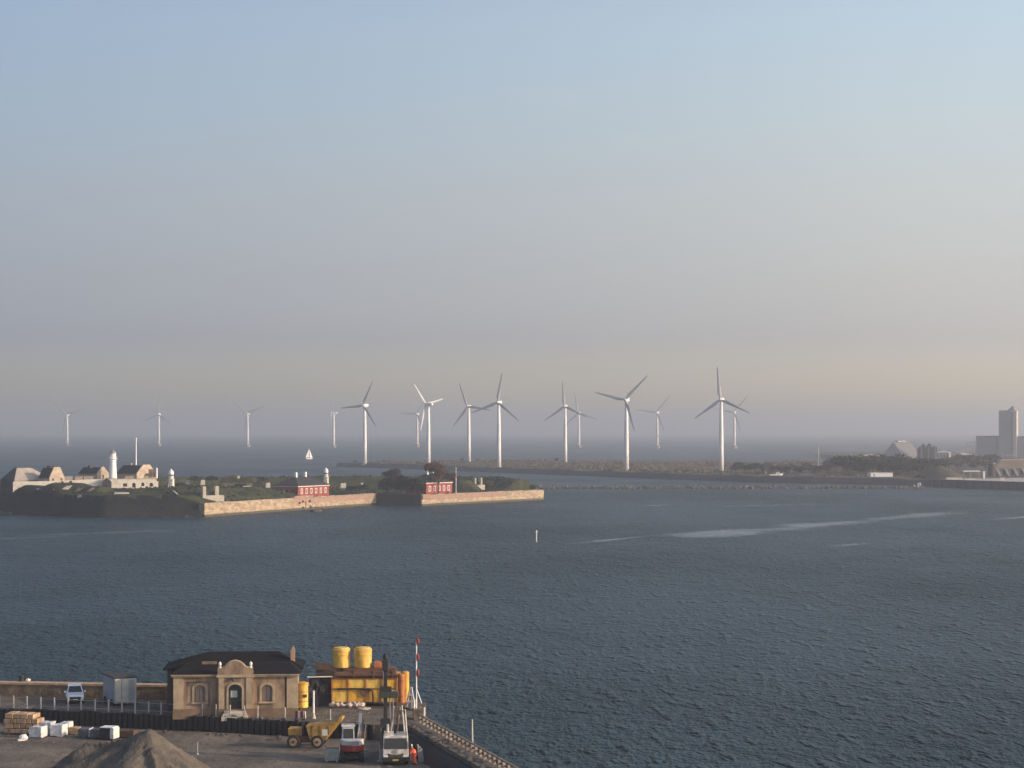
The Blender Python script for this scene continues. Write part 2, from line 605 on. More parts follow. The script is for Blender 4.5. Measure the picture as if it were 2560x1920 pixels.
def blade_mesh(L, root, name):
    bm = bmesh.new()
    rings = []
    for t, chord, thick, tw in ((0.03, 0.55, 0.50, 0), (0.08, 0.62, 0.46, 0), (0.2, 1.0, 0.26, 14), (0.45, 0.72, 0.16, 8), (0.75, 0.46, 0.10, 3), (0.95, 0.28, 0.06, 1), (1.0, 0.08, 0.03, 0)):
        a = R(tw)
        ring = []
        for k in range(8):
            th = 2 * math.pi * k / 8
            x = root * chord * math.cos(th) * 0.5 + (root * (chord - 0.55) * 0.22 if t > 0.1 else 0)
            y = root * thick * math.sin(th) * 0.5
            ring.append(bm.verts.new((x * math.cos(a) - y * math.sin(a), x * math.sin(a) + y * math.cos(a), L * t)))
        rings.append(ring)
    for a_, b_ in zip(rings, rings[1:]):
        for k in range(8):
            bm.faces.new((a_[k], a_[(k + 1) % 8], b_[(k + 1) % 8], b_[k]))
    bm.faces.new(rings[-1])
    bm.faces.new(list(reversed(rings[0])))
    bmesh.ops.recalc_face_normals(bm, faces=bm.faces)
    me = bpy.data.meshes.new(name)
    bm.to_mesh(me); bm.free()
    me.materials.append(M_TURG)
    return me

def turbine(label, X, Y, z0, hub, rad, axis, phase, group, r0, r1, base=None, bl=None, root=2.6):
    """axis = direction (degrees, clockwise from +Y) that the rotor faces; phase = clockwise angle of the first blade from up, seen from the camera"""
    t = thing('wind_turbine', label, 'wind turbine', (X, Y, z0), 0, group)
    mb = MB()
    mb.lathe([(r0, 0), (r0 * 0.93, hub * 0.3), (r0 * 0.80, hub * 0.65), (r1, hub - r1 * 0.9)], 24)
    mb.build('tower', M_TUR, t, smooth=True)
    if base:
        base(t)
    else:
        MB().lathe([(r0 * 1.9, -1.2), (r0 * 1.9, 0.25), (r0 * 1.4, 0.35)], 16).build('foundation', M_CONC, t)
    ax = Vector((math.sin(R(axis)), math.cos(R(axis)), 0))
    yaw = -R(axis)
    k = rad / 22.5
    MM = rotz(yaw)
    nb = MB()
    prof = [(-1.25, -1.1), (1.25, -1.1), (1.35, -0.3), (1.2, 1.15), (-1.2, 1.15), (-1.35, -0.3)]
    Q = lambda s, y: [MM @ Vector((u * k * s, y * k, v * k * s)) for u, v in prof]
    secs = [Q(0.72, -4.2), Q(1.0, -3.4), Q(1.0, 1.0), Q(0.8, 1.7)]
    for a_, b_ in zip(secs, secs[1:]):
        nb.hull(a_, b_)
    n = nb.build('nacelle', M_TUR, t)
    n.location = (0, 0, hub)
    hc = ax * (2.6 * k) + Vector((0, 0, hub))
    hb = MB()
    q = ax.to_track_quat('Z', 'Y')
    hb.lathe([(0.95 * k, -0.9 * k), (1.05 * k, -0.2 * k), (0.85 * k, 0.5 * k), (0.35 * k, 1.0 * k), (0.03, 1.15 * k)], 14)
    ho = hb.build('hub', M_TUR, t, smooth=True)
    ho.rotation_euler = q.to_euler()
    ho.location = hc
    toward = -1 if ax.y < 0 else 1          # +1: we look at the back of the rotor
    side = Vector((math.cos(R(axis)), -math.sin(R(axis)), 0))
    if side.x < 0: side = -side
    for i in range(3):
        a = R(phase + 120 * i)
        d = side * math.sin(a) + Vector((0, 0, math.cos(a)))
        w = ax.cross(d)
        Mx = Matrix((w, ax, d)).transposed().to_4x4()
        b = link('blade', bl, None, t)
        b.matrix_local = Matrix.Translation(hc) @ Mx
    return t

BL_NEAR = blade_mesh(22.8, 2.6, 'blade_shore')
BL_FAR = blade_mesh(38.0, 3.6, 'blade_offshore')
# column, base row, hub row, phase, axis
for px, hub_px, ph, axd, lab in (
    (912, 146.5, 24, 208, 'shore wind turbine standing alone at the tip of the low spit'),
    (1071, 152.5, -42, 307, 'turned wind turbine with sunlit white blades, seen side on behind the reddish tree'),
    (1172, 140.0, -22, 203, 'slender farther turbine whose right blade crosses its taller neighbour\'s blade'),
    (1247, 165.0, 9, 200, 'tall wind turbine behind the fort flagpole with one blade nearly straight up'),
    (1413, 141.0, -5, 198, 'smaller farther turbine between the fort end and the widest-spread turbine'),
    (1566, 180.0, 43, 198, 'near shore turbine with two blades raised in a wide V'),
    (1803, 181.0, -6, 199, 'rightmost and tallest shore wind turbine, one blade pointing up')):
    Y = F * 50.0 / hub_px
    turbine(lab, gx(px, Y), Y, 3.0, 50.0, 22.8, axd, ph, 'wind turbines along the far shore', 1.75, 1.0, bl=BL_NEAR)

def sea_foot(t):
    MB().lathe([(4.5, -4), (4.5, 2.0), (6.2, 3.6), (6.2, 4.3), (3.0, 4.5)], 16).build('foundation', M_CONC, t)
for px, base, ph, axd, lab in (
    (168, 1115, 73, 190, 'faint offshore turbine farthest left in the haze'),
    (397, 1115.5, 5, 190, 'faint offshore turbine above the barracks to the right of the lighthouse'),
    (619, 1117.5, 68, 190, 'faint offshore turbine between the barracks and the red-walled house'),
    (834, 1119, 2, 265, 'edge-on offshore turbine showing only its tower, left of the spit'),
    (1043, 1117, -88, 195, 'faint offshore turbine just left of the turned sunlit turbine'),
    (1447, 1119, 108, 195, 'faint offshore turbine close behind the smaller farther shore turbine'),
    (1643, 1120.5, -82, 195, 'faint offshore turbine between the two rightmost shore turbines'),
    (1836, 1121, 40, 195, 'faintest offshore turbine, just right of the rightmost shore turbine')):
    Y = F * H / (base - YH)
    turbine(lab, gx(px, Y), Y, 0.0, 63.0, 38.0, axd, ph, 'offshore turbines in the haze', 2.6, 1.6, base=sea_foot, bl=BL_FAR)

# ------------------------------------------------------------------ the sea fort
FA, FB, FD, FF, FG = (-240.0, 815.0), (-113.0, 735.0), (-58.0, 855.0), (-38.0, 842.0), (14.6, 914.0)
FORT = [FA, (-200.0, 768.0), (-170.0, 742.0), (-150.0, 729.0), FB, FD, FF, FG, (2.0, 960.0), (-60.0, 985.0), (-150.0, 965.0), (-240.0, 890.0)]
def fort_z(x, y):
    p = (x, y)
    ds = [seg_dist(p, FORT[i], FORT[(i + 1) % len(FORT)]) for i in range(len(FORT))]
    ins = inside(p, FORT)
    dmin = min(d for d, t in ds)
    if dmin > 14 and not ins:
        return None
    iw = min(range(len(ds)), key=lambda i: ds[i][0])
    walled = iw in (4, 5, 6)
    if not ins:
        return -2.0 if walled else -dmin * 0.8 + fbm(x, y, .1) * .5
    n = fbm(x, y, 0.06) * 0.55
    dl, dw1, dw2 = min(ds[i][0] for i in range(4)), ds[4][0], ds[6][0]
    t1 = ds[4][1]
    dback = min(ds[i][0] for i in (7, 8, 9, 10, 11))
    z = 4.5
    # high ground of the left battery, falling to the yard
    plate = 8.0 + 1.7 * sstep(6, 30, dl)
    left = sstep(88, 55, dl) * sstep(-78, -110, x + (y - 760) * -0.25)
    z = z + (plate - z) * left
    # grass bank behind the first wall
    if t1 < 0.62:
        k = sstep(0.62, 0.46, t1)
        bank = 4.6 + min(dw1, 11.0) * 0.34 - 2.6 * sstep(14, 30, dw1)
        z = z * (1 - k) + min(max(z, bank), 4.6 + dw1 * 0.42) * k
    # rear rampart
    z = max(z, 4.5 + 5.2 * sstep(30, 16, dback))
    # mounds behind the second wall
    for mx, my, mh, mr in ((-22.0, 893.0, 5.2, 11.0), (-3.0, 908.0, 3.0, 11.0), (-150.0, 855.0, 3.6, 20.0)):
        z = max(z, 4.5 + mh * sstep(mr, mr * 0.25, math.hypot(x - mx, (y - my) * 0.8)))
    # earth humps in front of the barracks wall
    for mx, my, mh, ma, mb_ in ((gx(165, 755), 757.0, 11.9, 15.0, 8.0), (gx(75, 762), 763.0, 11.0, 13.0, 6.0), (gx(235, 752), 753.0, 10.8, 9.0, 7.0), (gx(330, 755), 758.0, 9.7, 14.0, 7.0), (gx(440, 770), 772.0, 9.8, 9.0, 6.0)):
        k = math.hypot((x - mx) / ma, (y - my) / mb_)
        if k < 1:
            z = z + (mh - z) * sstep(1.0, .35, k) if mh > z else z
    z += n * sstep(2, 8, dmin)
    slope = min([dl * 1.9] + [ds[i][0] * 0.9 for i in (7, 8, 9, 10, 11)])
    z = min(z, slope - 0.2 + fbm(x, y, .12) * .3)
    if walled and dmin < 1.3:
        return -2.0
    return z
g = height_sheet('fort_ground', -252, 22, 718, 996, 1.5, fort_z, M_GRASS)
g.data.materials.append(mat('shaded_scarp', (0.024, 0.026, 0.023), 0.95, color2=(0.012, 0.014, 0.014), scale=0.25, bump=0.3, bscale=0.9, spec=0.1))  # shade on the steep front slopes put into a near-black colour
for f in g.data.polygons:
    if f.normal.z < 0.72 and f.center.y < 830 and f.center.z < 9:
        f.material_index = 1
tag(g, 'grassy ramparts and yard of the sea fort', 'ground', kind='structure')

def fort_wall(label, a, b, h, bands, t0=0.0, t1=1.0, thick=2.6, mats=(M_STONE, M_BRICKP)):
    a, b = Vector(a + (0,)), Vector(b + (0,))
    d = (b - a).normalized()
    Lw = (b - a).length
    t = thing('fort_wall', label, 'stone wall', a, math.atan2(d.y, d.x))
    for nm, u0, u1, z0, z1, mi, proud in bands:
        mb = MB().box(u0 * Lw, u1 * Lw, -proud, thick, z0, z1)
        bmesh.ops.bevel(mb.bm, geom=list(mb.bm.edges), offset=0.08, segments=1, affect='EDGES')
        mb.build(nm, mats[mi], t)
    return t, Lw
w1, L1 = fort_wall('long sunlit stone wall rising from the water before the first red house', FB, FD, 5.0, [
    ('wall_foot', 0.0, 1.0, -2.5, 0.85, 2, 0.15),
    ('stone_face', 0.0, 0.475, 0.853, 4.85, 0, 0.0),
    ('stone_face', 0.475, 1.0, 0.853, 2.75, 0, 0.0),
    ('brick_face', 0.475, 0.98, 2.75, 4.7, 1, -0.05),
    ('stone_pier', 0.98, 1.0, 2.75, 4.75, 0, 0.0),
    ('raised_parapet', 0.49, 0.60, 4.71, 5.7, 1, -0.12),
    ], mats=(M_STONE, M_BRICKP, M_TIDE))
for u, z, r in ((0.515, 3.0, .45), (0.535, 3.5, .45), (0.575, 3.5, .5), (0.535, 0.9, .65), (0.58, 0.95, .65)):
    MB().prism(arch(u * L1 - r * 1.4, u * L1 + r * 1.4, z - r, z + r), 'y', -0.22, -0.05).build('gun_port', M_DARK, w1)
MB().box(.553 * L1 - .35, .553 * L1 + .35, -.25, -.05, .5, 3.4).build('buttress', M_BRICKP, w1)
w2, L2 = fort_wall('sunlit stone wall before the second red house, brick-topped at its left', FF, FG, 4.6, [
    ('wall_foot', 0.0, 1.0, -2.5, 0.85, 2, 0.15),
    ('stone_face', 0.0, 0.68, 0.853, 2.6, 0, 0.0),
    ('brick_face', 0.01, 0.68, 2.6, 4.5, 1, -0.05),
    ('stone_face', 0.68, 1.0, 0.853, 4.5, 0, 0.0),
    ], mats=(M_STONE, M_BRICKP, M_TIDE))
rnd = random.Random(61)
M_COPE = mat('coping_stone', (0.42, 0.35, 0.26), 0.9, color2=(0.27, 0.22, 0.17), scale=0.6, obj_rand=0.22)
for w_, L_, u0, u1, z0 in ((w1, L1, 0.0, .488, 4.853), (w1, L1, .602, 1.0, 4.755), (w2, L2, 0.0, 1.0, 4.505)):
    u = u0 * L_
    while u < u1 * L_ - .5:
        ln_ = min(rnd.uniform(1.5, 2.6), u1 * L_ - u)
        MB().box(u + .02, u + ln_ - .03, -.12 + rnd.uniform(-.05, .05), 2.0, z0, z0 + rnd.uniform(.16, .34)).build('coping_stone', M_COPE, w_)
        u += ln_
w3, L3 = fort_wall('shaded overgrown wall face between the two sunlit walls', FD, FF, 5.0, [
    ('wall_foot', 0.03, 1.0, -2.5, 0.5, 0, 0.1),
    ('stone_face', 0.03, 0.985, 0.5, 5.0, 1, 0.0)], mats=(M_DSTONE, mat('ivy_shade_stone', (0.045, 0.045, 0.035), 0.95, color2=(0.022, 0.026, 0.015), scale=0.4, bump=0.3)))  # overgrown stone darkened to carry the shade this face lies in
e = Vector(FG + (0,)); 
w4, L4 = fort_wall('end face of the fort wall turning away at the breakwater', FG, (2.0, 960.0), 4.6, [('stone_face', 0.02, 0.9, -2.0, 4.4, 0, 0.0)])

# landing float and rocks at the foot of the walls
p = gnd(791, 1279)
t = thing('landing_float', 'low dark landing float at the foot of the long sunlit wall', 'float', (p.x, p.y, 0), math.atan2(113, 56))
MB().box(-3.4, 3.4, -1.0, 1.0, -0.4, 0.75).build('deck', M_DSTONE, t, bevel=.08)
for s in (-2.8, 0, 2.8):
    MB().tube((s, -1.08, -1), (s, -1.08, 1.5), .13).build('pile', M_TIMB, t)

def rock_mesh(name, seed, s=1.0):
    rnd = random.Random(seed)
    bm = bmesh.new()
    bmesh.ops.create_icosphere(bm, subdivisions=1, radius=s)
    for v in bm.verts:
        v.co *= rnd.uniform(0.75, 1.25)
        v.co.z *= 0.75
    me = bpy.data.meshes.new(name)
    bm.to_mesh(me); bm.free()
    me.materials.append(M_ROCK)
    return me
M_ROCK = mat('breakwater_rock', (0.13, 0.115, 0.10), 0.9, color2=(0.045, 0.042, 0.04), scale=0.8, obj_rand=0.35)
ROCKS = [rock_mesh('rock_%d' % i, 40 + i) for i in range(6)]
rnd = random.Random(5)
spit = thing('rock_spit', 'low dark rocky spit below the left end of the rampart', 'rocks', gnd(20, 1285))
MB().prism([(-20, -1.0), (16, -1.0), (9, 0.35), (-20, 0.8)], 'y', -2.5, 3.0).build('rubble_core', M_DSTONE, spit)
for i in range(46):
    b = link('rock', rnd.choice(ROCKS), None, spit)
    b.location = (rnd.uniform(-10, 14), rnd.uniform(-3.4, 3.4), rnd.uniform(0, .5))
    b.location.z *= 1 - max(0, b.location.x) / 18
    b.rotation_euler = (rnd.random(), rnd.random(), rnd.random() * 6)
    k = rnd.uniform(.5, 1.1)
    b.scale = (k * 1.3, k, k)
p = gnd(14, 1278)
t = thing('marker_buoy', 'small white marker on the rocky spit at the left edge', 'marker', (p.x, p.y, 0.4))
MB().lathe([(.45, 0), (.5, .5), (.2, .9), (.12, 1.9)], 10).build('body', M_WPAINT, t)
MB().ball((0, 0, 2.1), .28).build('top_ball', M_WPAINT, t)

# --- the barracks on the left battery
M_CREAM = mat('cream_limewash', (0.90, 0.83, 0.69), 0.9, color2=(0.70, 0.61, 0.49), scale=0.30, contrast=(0.28, 0.55), spec=0.2, bump=0.03, bscale=1.5)
BR = thing('casemate_wall', 'long whitewashed wall with small arched openings under the barracks', 'wall', (gx(391, 774.0), 774.0, 9.2), R(5))
def bu(px): return (px - 391) / 6.49
hol = []
for c, w, z0, z1, r in ((313, 1.7, 0.9, 2.2, 0.15), (335, 1.4, 0.5, 2.4, None), (357, 1.3, 1.1, 2.5, None), (378, 1.4, 0.9, 2.4, None), (223, 1.3, 0.2, 1.3, None), (247, 1.3, 0.2, 1.4, None)):
    u = bu(c)
    hol.append(arch(u - w / 2, u + w / 2, z0, z1, r))
mb = MB()
add_slab(mb, [(bu(37), -1.5), (0, -1.5), (0, 3.85), (bu(282), 3.85), (bu(240), 3.8), (bu(120), 3.1), (bu(37), 2.9)], hol, 0, 0.8)
mb.build('wall_face', M_CREAM, BR)
MB().box(bu(37), 0.2, .86, 6, -1.5, 2.88).build('terrace', M_CONC, BR)
MB().box(bu(282), .25, -.12, .92, 3.86, 4.05).build('coping', M_TAN, BR)
for c, w in ((172, 19), (197, 19), (221, 22), (322, 20)):
    MB().box(bu(c - w / 2), bu(c + w / 2), 2.2, 3.0, 2.8, 4.9).build('parapet_block', M_TAN, BR)
for lp in hol:
    us = [q[0] for q in lp]; zs_ = [q[1] for q in lp]
    MB().box(min(us) - .1, max(us) + .1, .62, .84, min(zs_) - .1, max(zs_) + .1).build('opening_backing', M_TIMB, BR)

hp = BR.matrix_basis @ Vector((bu(269), -2.2, 0))
t = thing('entrance_porch', 'dark pointed porch in front of the white wall below the lighthouse', 'porch', (hp.x, hp.y, 9.2), R(5))
MB().prism([(-1.7, -1), (1.7, -1), (1.7, 2.9), (0, 4.4), (-1.7, 2.9)], 'y', 0, 2.1).build('wall', M_DSTONE, t)
MB().prism(arch(-.6, .6, 0, 2.0), 'y', -.05, -.002).build('door', M_DARK, t)

def gabled(name, label, px, Yc, z, wid, length, eave, ridge, flat, wallm=M_TAN, rot=None, niche=True, hip=False, roofm=M_SLATE):
    """barracks block: +x runs along the gable front, the block runs back along +y"""
    rot = math.atan2(.8, .6) if rot is None else rot
    t = thing(name, label, 'building', (gx(px, Yc), Yc, z), rot)
    if hip:
        MB().box(0, wid, 0, length, -2.5, eave).build('wall', wallm, t)
        mb = MB()
        o = .3
        low = [(-o, -o, eave), (wid + o, -o, eave), (wid + o, length + o, eave), (-o, length + o, eave)]
        f = flat
        high = [(wid * (.5 - f), length * .72, ridge), (wid * (.5 + f), length * .72, ridge), (wid * (.5 + f), length * .9, ridge), (wid * (.5 - f), length * .9, ridge)]
        mb.hull(low, high)
        mb.build('roof', roofm, t)
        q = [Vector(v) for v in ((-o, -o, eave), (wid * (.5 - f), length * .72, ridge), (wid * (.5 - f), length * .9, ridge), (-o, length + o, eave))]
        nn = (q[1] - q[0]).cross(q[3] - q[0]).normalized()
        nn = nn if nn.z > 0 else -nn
        MB().hull([v + nn * .02 for v in q], [v + nn * .14 for v in q]).build('shade_roof_slope', M_TAR, t)  # near-black sheet paints the shade on this roof slope only
        MB().box(-.16, -.004, 0.0, length, -2.5, eave - .03).build('shade_side', M_TAR, t)  # near-black layer paints the shade on the hall's left side
        return t
    c = wid / 2
    prof = [(0, -2.5), (wid, -2.5), (wid, eave), (c + wid * flat, ridge + .35), (c - wid * flat, ridge + .35), (0, eave)]
    ho = [arch(c - wid * .16, c + wid * .20, .0, eave * .95)] if niche else []
    mb = MB(); add_slab(mb, prof, ho, 0, .5); mb.build('gable_wall', wallm, t)
    if niche:
        MB().box(c - wid * .2, c + wid * .24, .36, .52, -.1, eave).build('niche_panel', M_TIMB, t)
    for a, b in ((0, .4), (wid - .4, wid)):
        MB().box(a, b, .503, length, -2.5, eave - .1).build('side_wall', wallm, t)
    mb = MB()
    p2 = [(-.35, eave - .25), (wid + .35, eave - .25), (c + wid * flat, ridge), (c - wid * flat, ridge)]
    mb.prism(p2, 'y', .503, length)
    mb.build('roof', M_SLATE, t)
    return t
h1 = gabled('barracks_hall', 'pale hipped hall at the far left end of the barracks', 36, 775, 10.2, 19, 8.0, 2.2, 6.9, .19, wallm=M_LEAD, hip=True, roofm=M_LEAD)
h2 = gabled('barracks_block', 'barracks block with a flat-topped pale gable beside the hipped hall', 124, 777, 11.3, 7.5, 6.5, 2.2, 5.9, .2, niche=False)
MB().box(2.0, 5.6, 2.5, 4.0, 5.8, 6.7).build('roof_box', M_SLATE, h2)
for u in (1.2, 5.4):
    MB().box(u, u + .9, -.04, -.002, .2, 1.9).build('door', M_DARK, h2)
h3 = gabled('barracks_block', 'middle barracks block with long slate roof left of the lighthouse', 243, 784, 12.8, 6.0, 11.0, 2.2, 4.5, .06, niche=False)
MB().box(1.5, 3.2, 6, 7.2, 4.2, 5.2).build('chimney', M_TIMB, h3)
MB().box(2.6, 3.5, -.05, -.002, 0, 1.6).build('door', M_DARK, h3)
h4 = gabled('barracks_block', 'largest barracks block, arched gable and slate roof right of the lighthouse', 342, 786, 13.1, 10.2, 11.5, 1.9, 4.9, .17)
MB().box(6.2, 10.0, -.06, -.002, 0.05, 3.4).build('timber_front', M_TIMB, h4)
for u in (6.8, 8.6):
    MB().prism(arch(u, u + 1.0, .3, 2.3), 'y', -.12, -.065).build('window', M_GLASS, h4)
MB().box(10.21, 10.7, -.3, .3, -.2, 3.9).build('corner_post', M_WPAINT, h4)
p = BR.matrix_basis @ Vector((bu(340), 9, 0))

# the thin white mast behind the barracks
t = thing('signal_mast', 'thin white mast rising behind the largest barracks block', 'mast', (gx(340, 800), 800, 9.0))
MB().tube((0, 0, 0), (0, 0, gz(1096, 800) - 9.0), .34, .22, 8).build('pole', M_WPAINT, t)
MB().tube((0, 0, gz(1096, 800) - 9.2), (0, 0, gz(1096, 800) - 8.8), .3, .3, 8).build('cap', M_WPAINT, t)

# lighthouse
t = thing('lighthouse', 'white round lighthouse with lantern and cone roof above the barracks', 'lighthouse', (gx(282, 783), 783, 12.6))
MB().lathe([(1.75, 0), (1.55, .9), (1.42, 3.5), (1.30, 7.2), (1.30, 8.0)], 28).build('tower', M_WPAINT, t, smooth=True)
MB().lathe([(1.3, 7.7), (1.75, 8.05), (1.75, 8.2), (1.4, 8.21)], 24).build('gallery', M_WPAINT, t)
for i in range(14):
    a = i * 2 * math.pi / 14
    MB().tube((1.7 * math.cos(a), 1.7 * math.sin(a), 8.2), (1.7 * math.cos(a), 1.7 * math.sin(a), 9.0), .03, n=4).build('rail_post', M_WPAINT, t)
mb = MB()
for i in range(20):
    a, b = i * math.pi / 10, (i + 1) * math.pi / 10
    mb.tube((1.7 * math.cos(a), 1.7 * math.sin(a), 9.02), (1.7 * math.cos(b), 1.7 * math.sin(b), 9.02), .04, n=4)
mb.build('gallery_rail', M_WPAINT, t)
ln = MB().lathe([(1.22, 8.2), (1.22, 10.3)], 20).build('lantern', M_WPAINT, t, smooth=False)
for i in range(6):
    a = math.pi * 0.55 + i * .35
    M_ = rotz(a)
    MB().box(1.16, 1.25, -.16, .16, 8.9, 10.0, M_).build('pane', M_GLASS, ln)
MB().lathe([(1.5, 10.3), (1.45, 10.42), (.9, 11.1), (.25, 11.6), (.12, 11.9), (.2, 12.1), (.04, 12.7)], 20).build('cone_roof', M_STEEL, t, smooth=False)

def beacon(label, px, Yb, z, stand):
    t = thing('light_beacon', label, 'light beacon', (gx(px, Yb), Yb, z), R(-10))
    MB().lathe([(.95, stand), (1.0, stand + 2.6), (.85, stand + 3.1), (.45, stand + 3.5), (.2, stand + 3.7), (.08, stand + 4.2)], 18).build('lantern', M_WPAINT, t, smooth=True)
    MB().lathe([(1.06, stand + 1.3), (1.06, stand + 1.7)], 18).build('lamp_band', M_GLASS, t)
    MB().lathe([(1.5, stand - .15), (1.5, stand)], 18).build('platform', M_WPAINT, t)
    for sx in (-.8, .8):
        for sy in (-.8, .8):
            MB().tube((sx * 1.2, sy * 1.2, -.5), (sx * .8, sy * .8, stand - .1), .12, n=6).build('leg', M_WPAINT, t)
    MB().box(-.45, .9, -.9, .9, -.3, stand * .95).build('pedestal', M_WHITE, t)
    return t
bt = beacon('white domed light beacon on a legged stand right of the barracks', 428, 784, 9.2, 3.6)
st = MB()
for i in range(9):
    st.box(-1.3 - i * .34, -1.0 - i * .34, -.5, .5, 3.2 - i * .38, 3.28 - i * .38)
st.build('stair_treads', M_STEEL, bt)
for s in (-.5, .5):
    MB().tube((-1.0, s, 3.6), (-4.3, s, -.1), .08, n=5).build('stair_rail', M_STEEL, bt)
beacon('white domed light beacon peeping over the first red house', 815, 872, 5.6, 6.0)

# --- red houses
def red_house(label, C0, dr, length, depth, eave, ridge, nwin, chim):
    ang = math.atan2(dr[1], dr[0])
    t = thing('red_house', label, 'house', (C0[0], C0[1], 4.4), ang)
    hs = []
    for i in range(nwin):
        u = length * (i + .75) / (nwin + .5)
        hs.append(arch(u - .65, u + .65, 1.5, 3.5, 0))
    mb = MB(); add_slab(mb, [(0, -1), (length, -1), (length, eave), (0, eave)], hs, 0, .35); mb.build('front_wall', M_RED, t)
    MB().box(0, .35, .353, depth, -1, eave).build('side_wall', M_RED, t)
    MB().box(length - .35, length, .353, depth, -1, eave).build('side_wall', M_RED, t)
    MB().box(.353, length - .353, depth - .35, depth, -1, eave - .003).build('rear_wall', M_RED, t)
    MB().box(-.25, length + .25, -.25, -.003, eave - .45, eave - .15).build('cornice', M_WPAINT, t)
    MB().box(-.25, -.003, .0, depth, eave - .45, eave - .15).build('cornice', M_WPAINT, t)
    for lp in hs:
        u0, u1, z0, z1 = lp[0][0], lp[1][0], lp[0][1], lp[2][1]
        w = MB()
        add_slab(w, [(u0 - .10, z0 - .08), (u1 + .10, z0 - .08), (u1 + .10, z1 + .12), (u0 - .10, z1 + .12)], [arch(u0 + .12, (u0 + u1) / 2 - .06, z0 + .1, z1 - .1, 0), arch((u0 + u1) / 2 + .06, u1 - .12, z0 + .1, z1 - .1, 0)], -.07, -.003)
        wo = w.build('window', M_WPAINT, t)
        MB().box(u0, u1, .1, .13, z0, z1).build('pane', M_GLASS, wo)
    for v in (2.5, 5.4, 8.3):
        if v < depth - 1:
            MB().box(-.05, -.003, v - .5, v + .5, 1.6, 3.2).build('window', M_GLASS, t)
    r = MB(); hip_roof(r, 0, length, 0, depth, eave + .05, ridge, .55, ridge=(depth * .62, depth * .55)); ro = r.build('roof', M_SLATE, t)
    for u in chim:
        MB().box(u, u + .95, depth / 2 - .5, depth / 2 + .45, ridge - .8, ridge + 1.9).build('chimney', M_WPAINT, ro)
    return t
red_house('red house with two white chimneys behind the long sunlit wall', (-87.3, 816.0), (56, 113), 24.0, 12.0, 4.8, 8.3, 6, (7.2, 14.4))
red_house('red house half hidden by bare trees behind the second wall', (-36.6, 853.0), (52.6, 72), 18.0, 11.0, 5.2, 8.7, 5, (7.0, 11.0))

# --- gun emplacements, casemate and flagpole
def ublock(label, px, Yb, z, rot, wid, h):
    t = thing('gun_emplacement', label, 'emplacement', (gx(px, Yb), Yb, z), rot)
    MB().box(0, wid, 0, 3, -.8, h * .32).build('base', M_PCONC, t, bevel=.06)
    MB().box(0, wid * .15, 0, 2.5, h * .321, h).build('pillar', M_PCONC, t, bevel=.05)
    MB().box(wid * .58, wid * .75, 0, 2.5, h * .321, h * 1.02).build('pillar', M_PCONC, t, bevel=.05)
    MB().box(wid * .15, wid * .58, 1.6, 2.3, h * .321, h * .62).build('rear_panel', M_DSTONE, t)
    return t
M_BUFFX = mat('brown_slab', (0.24, 0.19, 0.14), 0.9, var=.3, scale=.5)
M_PCONC = mat('pale_concrete', (0.50, 0.46, 0.38), 0.9, var=0.25, scale=0.5)

ublock('pale two-pillared emplacement on the mound near the breakwater end', 1187, 893, 6.0, R(25), 5.0, 4.6)
t = thing('casemate', 'low brown earth-topped casemate in the fort yard', 'casemate', (gx(556, 850), 850, 6.6), R(8))
MB().box(0, 13, 0, 6, -1.5, 3.0).build('wall', mat('old_brown_plaster', (0.20, 0.155, 0.12), 0.9, var=0.4, scale=0.4), t)
mb = MB()
mb.hull([(-1, -.3, 3), (14, -.3, 3), (14.5, 7, 3), (-1.5, 7, 3)], [(1.5, 1, 4.9), (11.5, 1.2, 5.2), (11.5, 5, 5.2), (1.5, 5, 5.0)])
mb.build('earth_roof', M_GRASS, t)
MB().box(6.2, 7.4, .9, 2.0, 4.7, 5.9).build('vent', M_PCONC, t)
for u in (2, 5.5, 9):
    MB().prism(arch(u, u + 1.4, 0, 2.0), 'y', -.05, -.003).build('doorway', M_DARK, t)
for k, (px, py, w) in enumerate(((470, 1206, 11), (507, 1207, 12), (670, 1214, 12), (858, 1215, 15), (905, 1214, 6), (618, 1222, 30))):
    Yb = (905, 890, 875, 890, 890, 845)[k]
    z = gz(py, Yb)
    bw = w * Yb / F
    lab = ('small pale parapet block on the rear rampart behind the grass bank', 'pinkish parapet block on the rear rampart above the two-pillared emplacement', 'pale slanted parapet block left of the first red house', 'pale parapet block right of the first red house', 'tiny pale block between the red houses', 'long low grey parapet in front of the brown casemate')[k]
    t = thing('parapet_block', lab, 'parapet', (gx(px, Yb), Yb, z - 1.2), R(20), 'parapet blocks on the ramparts')
    mb = MB().hull([(-bw / 2, 0, 0), (bw / 2, 0, 0), (bw / 2, 1.5, 0), (-bw / 2, 1.5, 0)], [(-bw * .35, .2, 2.3), (bw * .5, .2, 2.5), (bw * .5, 1.4, 2.5), (-bw * .35, 1.4, 2.3)])
    mb.build('block', M_PCONC, t)
    MB().box(-bw * .5, bw * .5, -.06, 1.56, -.6, .3).build('footing', M_DSTONE, t)
t = thing('flagpole', 'pale flagpole between the second red house and the mound', 'flagpole', (gx(1140, 868), 868, 4.4))
MB().tube((0, 0, 0), (0, 0, 11.2), .17, .09, 8).build('pole', M_WPAINT, t)
MB().ball((0, 0, 11.3), .2, sub=1).build('finial', M_WPAINT, t)
MB().box(-.4, .4, -.4, .4, -.4, .5).build('footing', M_CONC, t)
